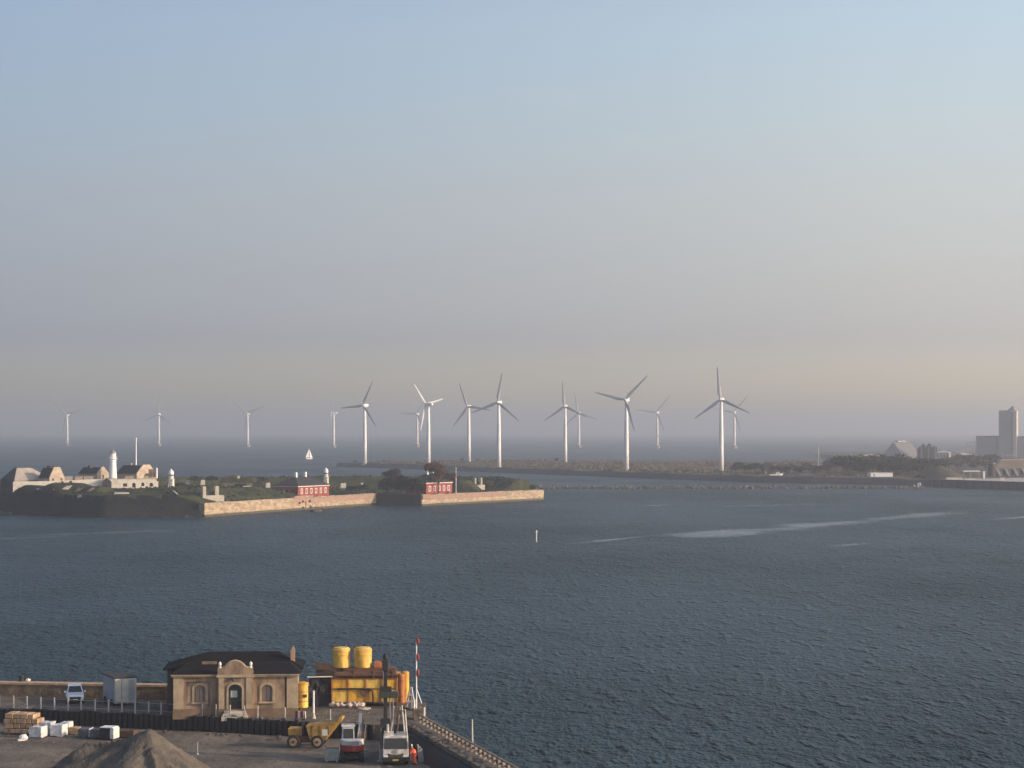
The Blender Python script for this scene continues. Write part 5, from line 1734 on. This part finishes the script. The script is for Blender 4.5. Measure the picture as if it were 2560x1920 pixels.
for k_, u in enumerate((.95, 3.25)):
    si = MB().lathe([(.93, 4.05), (.95, 4.1), (.95, 5.72), (.99, 5.75), (.99, 5.98), (.90, 6.02), (.80, 6.18), (.30, 6.24)], 28, (u, 1.7, 0)).build('drum_silo', M_YEL2, PL, smooth=False)
    MB().lathe([(.98, 5.30), (.98, 5.42)], 28, (u, 1.7, 0)).build('band', M_YEL, si)
    MB().box(u - .28, u + .02, .70, .80, 5.38, 5.68).build('inspection_hatch', M_YEL, si)
    MB().tube((u + .55, 1.3, 6.1), (u + .55, 1.3, 6.55), .04, n=6).build('vent_pipe', M_STEEL, si)
    MB().box(u - .97, u - .30, 2.1, 2.6, 5.9, 6.35).build('filter_box', M_TIMB, si)
MB().box(4.45, 5.25, 1.0, 2.4, 4.03, 4.62).build('motor_housing', M_ORG, PL, bevel=.05)
MB().tube((5.35, 1.2, 4.03), (5.35, 1.2, 4.8), .13, n=10).build('exhaust', M_RUST, PL)
MB().box(5.6, 7.3, .3, 2.6, 3.05, 3.45).build('end_ledge', M_YEL, PL)
t1 = MB().lathe([(.36, .35), (.38, .4), (.38, 3.3), (.30, 3.45)], 16, (7.40, .35, 0)).build('corner_tank', M_ORG, PL)
MB().lathe([(.36, .35), (.38, .4), (.38, 3.5), (.30, 3.62)], 16, (7.85, 1.2, 0)).build('corner_tank', M_YEL, PL)
for u in (.2, 3.3, 6.6):
    for v in (.4, 2.4):
        MB().box(u, u + .25, v - .12, v + .12, -.3, .418).build('foot', M_RUST, PL)
hs_ = MB()
pth = [(.6, -.12, 1.92), (2.4, -.14, 1.95), (4.0, -.14, 1.9), (4.35, -.14, 1.7), (4.42, -.14, 1.2), (4.42, -.14, .3)]
for a, b in zip(pth, pth[1:]):
    hs_.tube(a, b, .09, n=8)
hs_.build('black_hose', M_BLACK, PL)
MB().hull([(2.85, -.10, 1.75), (4.15, -.10, 1.75), (3.7, -.10, 1.1), (3.35, -.10, 1.1)], [(2.85, -.03, 1.75), (4.15, -.03, 1.75), (3.7, -.03, 1.1), (3.35, -.03, 1.1)]).build('discharge_funnel', M_RUST, PL)
for u in (5.5, 5.9):
    MB().tube((u, -.1, .3), (u, -.1, 4.0), .03, n=5).build('ladder_rail', M_STEEL, PL)
for z in range(9):
    MB().tube((5.5, -.1, .6 + z * .38), (5.9, -.1, .6 + z * .38), .022, n=5).build('ladder_rung', M_STEEL, PL)
# dark sheeted machinery on its left
mb = MB().box(-2.35, -.15, .3, 2.4, .05, 3.0)
bmesh.ops.subdivide_edges(mb.bm, edges=list(mb.bm.edges), cuts=5, use_grid_fill=True)
for v in mb.bm.verts:
    v.co += mnoise.noise_vector(v.co * 1.4) * .28
so_ = mb.build('sheeted_machinery', M_NAVY, PL)
MB().tube((-2.6, .1, 3.18), (.1, .1, 3.22), .07, n=8).build('feed_pipe', M_WHITE, PL)
# yellow drum against the pavilion
t = thing('yellow_drum', 'bright yellow upright drum between the pavilion and the batching plant', 'drum', (gx(757, 208.6), 208.6, ZP))
MB().lathe([(.50, .55), (.56, .62), (.56, 3.0), (.50, 3.1)], 24).build('shell', M_YEL2, t, smooth=False)
MB().lathe([(.60, 2.95), (.62, 3.15), (.3, 3.25)], 24).build('lid', M_YEL, t)
for z in (1.2, 2.2):
    MB().lathe([(.585, z), (.585, z + .07)], 24).build('hoop', M_ORG, t)
for a in (0.6, 2.7, 4.8):
    MB().box(.42 * math.cos(a) - .06, .42 * math.cos(a) + .06, .42 * math.sin(a) - .06, .42 * math.sin(a) + .06, -.2, .6).build('leg', M_RUST, t)
MB().box(.1, .5, -.75, -.5, 1.7, 2.0).build('bracket', M_RUST, t)
# pale sacks along the plant's foot
rnd = random.Random(19)
for i in range(6):
    u = (.2, .75, 1.15, 1.9, 2.5, 3.15)[i]
    q = PL.matrix_basis @ Vector((u, -.75 + rnd.uniform(-.12, .12), 0))
    t = thing('cement_sack', 'pinkish-white cement sack in the row along the foot of the batching plant', 'sack', (q.x, q.y, ZP + .02), rnd.uniform(-.4, .4), 'sacks at the batching plant')
    B_ = MB().ball((0, 0, .30), .30, 1.25 + .4 * rnd.random(), .75, .62 + .5 * rnd.random(), 2)
    for v in B_.bm.verts:
        v.co += mnoise.noise_vector(v.co * 3 + Vector((i * 7, 0, 0))) * .2
        v.co.z = max(v.co.z, 0)
    B_.build('bag', mat('pinkish_sack', (0.58, 0.48, 0.44), 0.9, var=.2, scale=3), t, smooth=True)
    if i % 2 == 0:
        MB().box(-.1, .1, -.05, .05, .35, .62).build('tied_neck', M_WHITE, t)
q = gnd(910, 1772, ZP)
t = thing('steel_plate', 'pale round plate lying on the deck before the batching plant', 'plate', q)
MB().lathe([(.72, 0.0), (.72, .10), (.6, .13)], 24).build('disc', M_PCONC, t)
MB().lathe([(.16, .12), (.16, .2)], 12).build('hub', M_STEEL, t)

# --- poles at the tip
t = thing('signal_pole', 'tall white pole with three red signal shapes at the pier tip', 'signal pole', (gx(1041, 210), 210.0, ZP))
MB().tube((0, 0, -.2), (0, 0, 7.35), .075, .06, 8).build('pole', M_WPAINT, t)
M_REDS = mat('red_signal_paint', (0.24, 0.018, 0.022), 0.7)
for z in (7.3, 5.65, 4.0):
    MB().lathe([(.03, -.42), (.10, -.34), (.155, -.1), (.155, .1), (.10, .34), (.03, .42)], 12, (.16, 0, z)).build('signal_shape', M_REDS, t, smooth=True)
MB().tube((.02, 0, 2.3), (.55, 0, .8), .055, n=6).build('brace', M_WPAINT, t)
MB().tube((-.25, -.1, .1), (-.22, -.1, 1.2), .09, n=8).build('winch_post', M_WPAINT, t)
t = thing('mooring_dolphin', 'grey timber frame and rubble at the pier tip beside the signal pole', 'dolphin', (gx(1024, 211), 211.5, ZP))
for a, b in (((-.5, 0, -.5), (.05, .2, 2.3)), ((.6, 0, -.5), (.15, .2, 2.3)), ((.1, .9, -.5), (.1, .3, 2.2))):
    MB().tube(a, b, .13, .11, 8).build('raking_pile', M_STEEL, t)
for z in (.7, 1.4):
    MB().box(-.42 + z * .1, .5 - z * .1, -.12, .05, z, z + .18).build('cross_timber', M_GALV, t)
for i in range(9):
    b = link('rock', ROCKS[i % 6], None, t)
    b.location = (rnd.uniform(-.7, 1.2), rnd.uniform(-.9, .2), .1)
    b.scale = (.3, .25, .22)
t = thing('end_block', 'squat brown masonry block at the corner of pier and sea wall', 'masonry block', (gx(1047, 204), 204.0, ZP))
MB().box(-.55, .50, -.5, .6, -1.5, 1.05).build('block', M_SWALL, t, bevel=.05)
MB().box(.51, .62, -.5, .5, -1.4, 1.15).build('lit_edge_strip', M_WHITE, t)  # white strip paints the sunlit right edge of the block
t = thing('white_post', 'tall white post with a cone foot right of the pavilion', 'post', (gx(784, 204.6), 204.6, ZP))
MB().tube((0, 0, 0), (0, 0, 2.85), .10, .09, 10).build('pole', M_WPAINT, t)
MB().lathe([(.26, -.05), (.22, .1), (.11, .55)], 12).build('cone_foot', M_PCONC, t)
t = thing('traffic_barrier', 'red and white plastic barrier at the edge above the yellow dumper', 'barrier', (gx(751, 203.6), 203.7, ZP), R(-16))
for i in range(4):
    MB().box(-.55 + i * .28, -.28 + i * .28, -.06, .06, .15, .85).build('panel', M_REDS if i % 2 == 0 else M_WHITE, t)
for u in (-.45, .45):
    MB().box(u - .1, u + .1, -.25, .25, -.02, .14).build('foot', M_BLACK, t)

# ------------------------------------------------------------------ site vehicles
# dumper
t = thing('site_dumper', 'yellow site dumper with raised skip below the bulkhead', 'dumper', (gx(797, 195.7), 195.7, ZL), R(-3))
M_YELD = mat('muddy_yellow', (0.46, 0.27, 0.05), 0.65, color2=(0.22, 0.14, 0.05), scale=1.6, contrast=(0.35, 0.62))
sk = MB(); sk.prism([(-.75, .80), (.75, .80), (2.10, 2.55), (2.35, 2.95), (2.15, 2.98), (1.9, 2.62), (-1.15, 2.20)], 'y', -.95, .95)
sko = sk.build('skip', M_YELD, t, bevel=.03)
MB().prism([(.78, .86), (2.13, 2.55), (2.40, 2.95), (2.45, 2.9), (2.2, 2.5), (.86, .84)], 'y', -.9, .9).build('lit_skip_face', M_YEL, sko)  # brighter yellow sheet paints the sun on the skip's right face
MB().box(.45, 1.0, -.985, -.953, 1.25, 1.85).build('label_plate', M_WHITE, sko)
for u in (-.5, .3, 1.1):
    MB().box(u, u + .09, -1.0, -.952, .95 + max(0, u - .6) * .9, 2.2).build('rib', M_YELD, sko)
MB().box(-2.9, -.7, -.6, .6, .5, 1.15).build('chassis', M_RUST, t)
MB().box(-2.95, -1.55, -.62, .62, 1.153, 1.9).build('engine_cover', M_YELD, t, bevel=.06)
MB().box(-1.45, -1.0, -.3, .3, 1.16, 1.55).build('seat', M_BLACK, t)
for s_ in (-.55, .55):
    MB().tube((-1.5, s_, 1.1), (-1.5, s_, 3.0), .05, n=8).build('roll_bar_post', M_TAR, t)
MB().tube((-1.5, -.55, 3.0), (-1.5, .55, 3.0), .05, n=8).build('roll_bar', M_TAR, t)
def wheel(par, x, y0, y1, z, r, rimr=None, m=None):
    w = MB().tube((x, y0, z), (x, y1, z), r, n=22).build('wheel', M_BLACK, par, bevel=.04)
    yo = y0 - .012 if y0 < y1 else y0 + .012
    MB().tube((x, yo, z), (x, (y0 + y1) / 2, z), rimr or r * .55, n=16).build('rim', m or M_STEEL, w)
    MB().tube((x, yo - (.05 if y0 < y1 else -.05), z), (x, yo, z), r * .2, n=10).build('hub', M_TAR, w)
for x in (0, -2.35):
    wheel(t, x, -1.12, -.72, .63, .63, .40, M_TANB)
    wheel(t, x, 1.12, .72, .63, .63, .40, M_TANB)
# excavator, seen from behind
t = thing('mini_excavator', 'white and red excavator seen from behind between dumper and drill rig', 'excavator', (gx(880, 188), 188.0, ZL), R(6))
for s_ in (-1, 1):
    tr = MB().prism([(-1.35, .12), (-1.15, 0), (1.15, 0), (1.35, .12), (1.4, .45), (1.15, .72), (-1.15, .72), (-1.4, .45)], 'x', s_ * 1.1 if s_ < 0 else .68, -.68 if s_ < 0 else 1.1).build('track', M_BLACK, t)
    for v in (-1.0, -.35, .35, 1.0):
        MB().tube((s_ * 1.11, v, .35), (s_ * 1.15, v, .35), .2, n=10).build('roller', M_STEEL, tr)
MB().box(-.67, .67, -.9, .9, .35, .80).build('undercarriage', M_TAR, t)
MB().lathe([(.62, .8), (.62, 1.0)], 18).build('slew_ring', M_TAR, t)
M_EXW = mat('excavator_white', (0.62, 0.63, 0.62), 0.5, color2=(0.36, 0.35, 0.32), scale=1.8, contrast=(0.34, 0.58))
M_EXR = mat('excavator_red', (0.30, 0.03, 0.025), 0.5, var=.2, scale=2)
def bowed(z0, z1, hw, y0, y1):
    pts = [(-hw, y1)] + [(hw * math.sin(a), y0 + (y1 - y0) * (1 - math.cos(a)) * .9) for a in [R(x) for x in (-75, -50, -25, 0, 25, 50, 75)]] + [(hw, y1)]
    return MB().prism(pts, 'z', z0, z1)
bowed(1.02, 1.50, 1.12, -1.55, -.3).build('counterweight_base', M_EXR, t)
bowed(1.503, 2.05, 1.10, -1.5, -.3).build('counterweight', M_EXW, t, bevel=.05)
MB().box(-1.1, 1.1, -.28, 1.0, 1.02, 1.75).build('upper_deck', M_EXW, t)
MB().box(-.9, .6, -1.535, -1.44, 1.6, 1.95).build('rear_grille', M_STEEL, t)
cb = MB(); cb.hull([(-.95, -.25, 1.76), (.25, -.25, 1.76), (.25, 1.2, 1.76), (-.95, 1.2, 1.76)], [(-.88, -.15, 3.15), (.18, -.15, 3.15), (.18, 1.0, 3.15), (-.88, 1.0, 3.15)])
co = cb.build('cab', M_EXW, t)
MB().hull([(-.84, -.262, 1.98), (.14, -.262, 1.98), (.10, -.19, 2.95), (-.80, -.19, 2.95)], [(-.84, -.30, 1.98), (.14, -.30, 1.98), (.10, -.225, 2.95), (-.80, -.225, 2.95)]).build('rear_window', M_GLASS, co)
MB().hull([(.262, .0, 1.98), (.262, 1.0, 1.98), (.20, .85, 2.95), (.20, .05, 2.95)], [(.30, .0, 1.98), (.30, 1.0, 1.98), (.24, .85, 2.95), (.24, .05, 2.95)]).build('side_window', M_GLASS, co)
MB().box(-.98, .28, -.28, 1.1, 3.153, 3.26).build('cab_roof', M_EXW, co)
MB().lathe([(.07, 3.26), (.07, 3.42)], 8, (-.6, .2, 0)).build('beacon', M_ORG, co)
MB().hull([(.5, .9, 1.5), (.85, .9, 1.5), (.85, 1.3, 1.5), (.5, 1.3, 1.5)], [(.75, 2.6, 4.0), (1.05, 2.6, 4.0), (1.05, 3.0, 4.1), (.75, 3.0, 4.1)]).build('boom', M_STEEL, t)
MB().hull([(.78, 2.7, 4.1), (1.05, 2.7, 4.1), (1.05, 3.05, 3.9), (.78, 3.05, 3.9)], [(1.0, 4.2, 2.2), (1.25, 4.2, 2.2), (1.25, 4.5, 2.1), (1.0, 4.5, 2.1)]).build('dipper_arm', M_STEEL, t)
MB().tube((.55, .7, 2.0), (.8, 2.2, 3.2), .09, n=8).build('boom_cylinder', M_GALV, t)
MB().tube((1.15, -.1, 1.7), (1.3, .1, 3.3), .06, n=6).build('grab_rail', M_GALV, t)
MB().prism([(4.1, 2.2), (4.7, 2.0), (4.9, 1.3), (4.3, 1.2)], 'x', .75, 1.5).build('bucket', M_RUST, t)
# steel bin
q = gnd(829, 1905, ZL)
t = thing('steel_bin', 'grey-green steel bin on the ground before the excavator', 'bin', q, R(4))
M_BIN = mat('grey_green_steel', (0.24, 0.28, 0.27), 0.6, color2=(0.14, 0.17, 0.17), scale=2.0)
for a in ((-.67, .67, -.0, .06), (-.67, .67, 1.1, 1.16), (-.67, -.61, .063, 1.097), (.61, .67, .063, 1.097)):
    MB().box(a[0], a[1], a[2], a[3], .10, 1.2).build('side', M_BIN, t)
MB().box(-.607, .607, .063, 1.097, .55, .7).build('contents', M_DSTONE, t)
for u in (-.6, -.05, .5):
    MB().box(u, u + .1, -.04, -.002, .12, 1.18).build('rib', M_STEEL, t)
for u in (-.5, .4):
    MB().box(u, u + .14, 0.0, 1.15, -.05, .098).build('skid', M_STEEL, t)

# drill rig truck
t = thing('drill_truck', 'white drill truck facing the viewer with a tall black mast behind its cab', 'truck', (gx(989, 184.6), 184.6, ZL), R(3))
M_TRW = mat('truck_white', (0.66, 0.65, 0.60), 0.45, color2=(0.36, 0.33, 0.28), scale=1.6, contrast=(0.36, 0.6))
cb = MB(); cb.hull([(-1.2, 0, .75), (1.2, 0, .75), (1.2, 1.9, .75), (-1.2, 1.9, .75)], [(-1.14, .22, 2.72), (1.14, .22, 2.72), (1.14, 1.85, 2.72), (-1.14, 1.85, 2.72)])
co = cb.build('cab', M_TRW, t, bevel=.05)
MB().hull([(-1.06, .085, 1.55), (1.06, .085, 1.55), (1.02, .20, 2.52), (-1.02, .20, 2.52)], [(-1.06, .045, 1.55), (1.06, .045, 1.55), (1.02, .16, 2.52), (-1.02, .16, 2.52)]).build('windscreen', M_GLASS, co)
for s_ in (-1, 1):
    MB().hull([(s_ * 1.185, .35, 1.6), (s_ * 1.185, 1.3, 1.6), (s_ * 1.155, 1.3, 2.45), (s_ * 1.155, .45, 2.45)], [(s_ * 1.225, .35, 1.6), (s_ * 1.225, 1.3, 1.6), (s_ * 1.195, 1.3, 2.45), (s_ * 1.195, .45, 2.45)]).build('side_window', M_GLASS, co)
    MB().box(min(s_ * 1.26, s_ * 1.46), max(s_ * 1.26, s_ * 1.46), -.05, .08, 1.6, 2.3).build('mirror', M_BLACK, t)
    MB().box(min(s_ * .72, s_ * 1.1), max(s_ * .72, s_ * 1.1), -.045, -.003, .82, 1.02).build('headlight', M_WPAINT, t)
MB().prism([(-.62, .78), (.62, .78), (.74, 1.16), (.3, 1.05), (-.3, 1.05), (-.74, 1.16)], 'y', -.05, -.003).build('grille', M_TIMB, t)
MB().box(-.16, .16, -.03, .03, 1.17, 1.5).build('badge_panel', M_LEAD, t)
MB().box(-1.2, 1.2, -.16, .25, .40, .745).build('bumper', M_BLACK, t, bevel=.03)
MB().box(-.28, .28, -.19, -.163, .48, .64).build('number_plate', mat('plate_yellow', (0.42, 0.38, 0.12), 0.6), t)
MB().box(-.45, .45, 1.9, 8.0, .7, 1.05).build('chassis', M_TAR, t)
MB().box(-1.2, 1.2, 2.1, 8.0, 1.053, 1.3).build('deck', M_STEEL, t)
for x in (1.0, 5.6, 6.9):
    for s_ in (-1, 1):
        w = MB().tube((s_ * .82, x, .5), (s_ * 1.18, x, .5), .5, n=20).build('wheel', M_BLACK, t, bevel=.03)
        MB().tube((s_ * 1.17, x, .5), (s_ * 1.2, x, .5), .26, n=12).build('rim', M_STEEL, w)
MB().box(-1.05, -.2, .5, 1.5, 2.723, 3.0).build('roof_box', M_TRW, t)
MB().box(.1, 1.05, .6, 1.6, 2.723, 2.92).build('roof_tray', M_STEEL, t)
MB().tube((-.75, .7, 2.9), (-.75, .7, 3.75), .13, n=8).build('exhaust_stack', M_GALV, t)
# mast
MM_ = MB(); MM_.box(-1.15, -.80, 3.0, 3.4, 1.3, 9.6)
ma = MM_.build('mast', M_BLACK, t)
MB().box(-1.22, -.68, 2.9, 3.5, 8.4, 9.4).build('mast_head', M_BLACK, ma, bevel=.06)
MB().lathe([(.20, 9.4), (.24, 9.6), (.2, 9.95), (.05, 10.05)], 12, (-.97, 3.2, 0)).build('sheave_cap', M_BLACK, ma)
MB().box(-1.55, .25, 2.75, 3.6, 5.9, 6.45).build('rotary_head', mat('rig_dark_green', (0.035, 0.045, 0.035), 0.6), ma, bevel=.05)
MB().box(-1.5, -.4, 2.8, 3.5, 6.45, 6.9).build('head_motor', M_BLACK, ma)
MB().box(-1.45, -.5, 2.85, 3.5, 3.2, 3.9).build('clamp_table', M_BLACK, ma)
for u in (-.25, .10, -.55):
    MB().tube((u, 3.1, 1.3), (u, 3.1, 6.0), .05 if u < 0 else .035, n=6).build('drill_rod', M_TIMB if u > 0 else M_STEEL, ma)
MB().box(-1.3, -.7, 3.45, 4.0, 1.3, 3.0).build('control_cabinet', M_BLACK, t)
for (a, b, m_) in (((.95, 2.6, 1.3), (.55, 4.2, 5.0), M_GALV), ((1.12, 2.6, 1.3), (.85, 4.2, 4.6), M_GALV), ((.05, 2.5, 1.3), (.25, 3.3, 4.4), M_TIMB), ((-.1, 4.6, 1.3), (.4, 4.4, 4.8), M_STEEL), ((-.6, 4.6, 1.3), (-.2, 4.4, 4.9), M_GALV)):
    MB().tube(a, b, .085, n=8).build('support_strut', m_, t)
MB().box(.15, .9, 3.9, 4.5, 4.2, 4.55).build('winch_drum', M_TIMB, t)
MB().box(.0, .8, 2.3, 3.2, 1.303, 2.6).build('pump_unit', M_RUST, t, bevel=.06)
for s_ in (-1, 1):
    MB().box(s_ * 1.45 - .12, s_ * 1.45 + .12, 2.5, 2.8, .05, 1.5).build('outrigger_leg', M_GALV, t)
    MB().box(s_ * 1.45 - .3, s_ * 1.45 + .3, 2.35, 2.95, -.03, .048).build('outrigger_pad', M_STEEL, t)

# pipes leaning by the worker
t = thing('casing_pipes', 'grey casing pipes standing by the worker in orange', 'pipes', (gx(1052, 186.4), 186.4, ZL + .25))
for i in range(3):
    MB().tube((-.12 + i * .16, .1 * i, -.2), (-.3 + i * .16, .15 * i, 1.45 - .2 * i), .09, n=10).build('pipe', M_STEEL, t)

# ------------------------------------------------------------------ worker in orange
def skinned(name, pts, edges, radii, material, parent, root=0, sub=1):
    me = bpy.data.meshes.new(name)
    me.from_pydata(pts, edges, [])
    o = link(name, me, material, parent)
    md = o.modifiers.new('skin', 'SKIN')
    md.use_smooth_shade = True
    lay = me.skin_vertices[0].data if me.skin_vertices else None
    if lay is None:
        bpy.context.view_layer.objects.active = o
        lay = me.skin_vertices[0].data
    for v, r in zip(lay, radii):
        v.radius = (r, r) if not isinstance(r, tuple) else r
        v.use_root = False
    lay[root].use_root = True
    if sub:
        sb = o.modifiers.new('subdivision', 'SUBSURF')
        sb.levels = sb.render_levels = sub
    return o
wk = thing('person', 'worker in orange hi-vis jacket and trousers bending beside the drill truck', 'person', (gx(1036, 185.2), 185.2, ZL), R(-70))
wk.scale = (1.06, 1.06, 1.06)
PT = {'pel': (0, 0, .95), 'wai': (0, -.05, 1.12), 'che': (0, -.16, 1.36), 'nec': (0, -.24, 1.52), 'hea': (0, -.29, 1.63), 'top': (0, -.31, 1.74),
      'lsh': (-.19, -.20, 1.43), 'lel': (-.27, -.34, 1.18), 'lwr': (-.20, -.55, 1.06), 'lha': (-.18, -.63, 1.04),
      'rsh': (.19, -.20, 1.43), 'rel': (.27, -.32, 1.17), 'rwr': (.20, -.52, 1.02), 'rha': (.18, -.60, 1.0),
      'lhi': (-.10, 0, .90), 'lkn': (-.14, -.10, .50), 'lan': (-.15, .02, .09), 'lto': (-.15, -.14, .05),
      'rhi': (.10, 0, .90), 'rkn': (.14, -.02, .49), 'ran': (.15, .14, .09), 'rto': (.16, -.02, .05)}
def chain(names, edges, rad, nm, m, root):
    ix = {n_: i for i, n_ in enumerate(names)}
    return skinned(nm, [PT[n_] for n_ in names], [(ix[a], ix[b]) for a, b in edges], [rad[n_] for n_ in names], m, wk, ix[root])
ALL = list(PT)
ED = [('pel', 'wai'), ('wai', 'che'), ('che', 'nec'), ('nec', 'hea'), ('hea', 'top'), ('che', 'lsh'), ('lsh', 'lel'), ('lel', 'lwr'), ('lwr', 'lha'), ('che', 'rsh'), ('rsh', 'rel'), ('rel', 'rwr'), ('rwr', 'rha'),
      ('pel', 'lhi'), ('lhi', 'lkn'), ('lkn', 'lan'), ('lan', 'lto'), ('pel', 'rhi'), ('rhi', 'rkn'), ('rkn', 'ran'), ('ran', 'rto')]
RB = dict(pel=.13, wai=.12, che=.13, nec=.06, hea=.095, top=.07, lsh=.06, lel=.045, lwr=.032, lha=.04, rsh=.06, rel=.045, rwr=.032, rha=.04, lhi=.085, lkn=.06, lan=.042, lto=.04, rhi=.085, rkn=.06, ran=.042, rto=.04)
M_SKIN = mat('skin', (0.45, 0.26, 0.18), 0.6)
chain(ALL, ED, RB, 'body', M_SKIN, 'pel')
jk = ['pel', 'wai', 'che', 'lsh', 'lel', 'lwr', 'rsh', 'rel', 'rwr']
chain(jk, [('pel', 'wai'), ('wai', 'che'), ('che', 'lsh'), ('lsh', 'lel'), ('lel', 'lwr'), ('che', 'rsh'), ('rsh', 'rel'), ('rel', 'rwr')], dict(pel=.22, wai=.22, che=.23, lsh=.12, lel=.075, lwr=.06, rsh=.10, rel=.075, rwr=.06), 'jacket', M_VIS, 'wai')
tr = ['pel', 'lhi', 'lkn', 'lan', 'rhi', 'rkn', 'ran']
chain(tr, [('pel', 'lhi'), ('lhi', 'lkn'), ('lkn', 'lan'), ('pel', 'rhi'), ('rhi', 'rkn'), ('rkn', 'ran')], dict(pel=.165, lhi=.125, lkn=.09, lan=.075, rhi=.125, rkn=.09, ran=.075), 'trousers', M_VIS, 'pel')
for s_, a in ((-1, 'l'), (1, 'r')):
    x, y, z = PT[a + 'an']
    MB().ball((x, y - .07, .06), .08, .75, 1.75, .85, 2).build('boot', M_BLACK, wk, smooth=True)
    hx, hy, hz_ = PT[a + 'ha']
    for f in range(5):
        ox = (-.035, -.012, .012, .034, .05)[f]
        ln_ = (.075, .09, .085, .065, .05)[f]
        MB().tube((hx + ox, hy - .01, hz_), (hx + ox * 1.25, hy - ln_, hz_ - .045), .0095, .008, 6).build('finger', M_SKIN, wk)
MB().lathe([(.155, 0), (.15, .02), (.118, .03), (.115, .08), (.08, .135), (.02, .15)], 16, (0, -.32, 1.70)).build('hard_hat', M_WPAINT, wk, smooth=True)
MB().lathe([(.212, 1.13), (.212, 1.18)], 16, (0, -.05, 0)).build('reflective_band', M_GALV, wk)

# ------------------------------------------------------------------ haze
def make_haze():
    m = bpy.data.materials.new('haze_air')
    m.use_nodes = True
    nt = m.node_tree
    nt.nodes.remove(nt.nodes['Principled BSDF'])
    v = nt.nodes.new('ShaderNodeVolumePrincipled')
    v.inputs['Color'].default_value = (0.70, 0.74, 0.79, 1)
    v.inputs['Density'].default_value = 0.00026
    v.inputs['Anisotropy'].default_value = 0.45
    nt.links.new(v.outputs['Volume'], nt.nodes['Material Output'].inputs['Volume'])
    S = 46000.0
    o = MB().box(-S, S, -2500, S, -3.0, 112.0).build('haze', m)
    return tag(o, 'pale sea haze thinning the far shore', 'haze', kind='stuff')
make_haze()
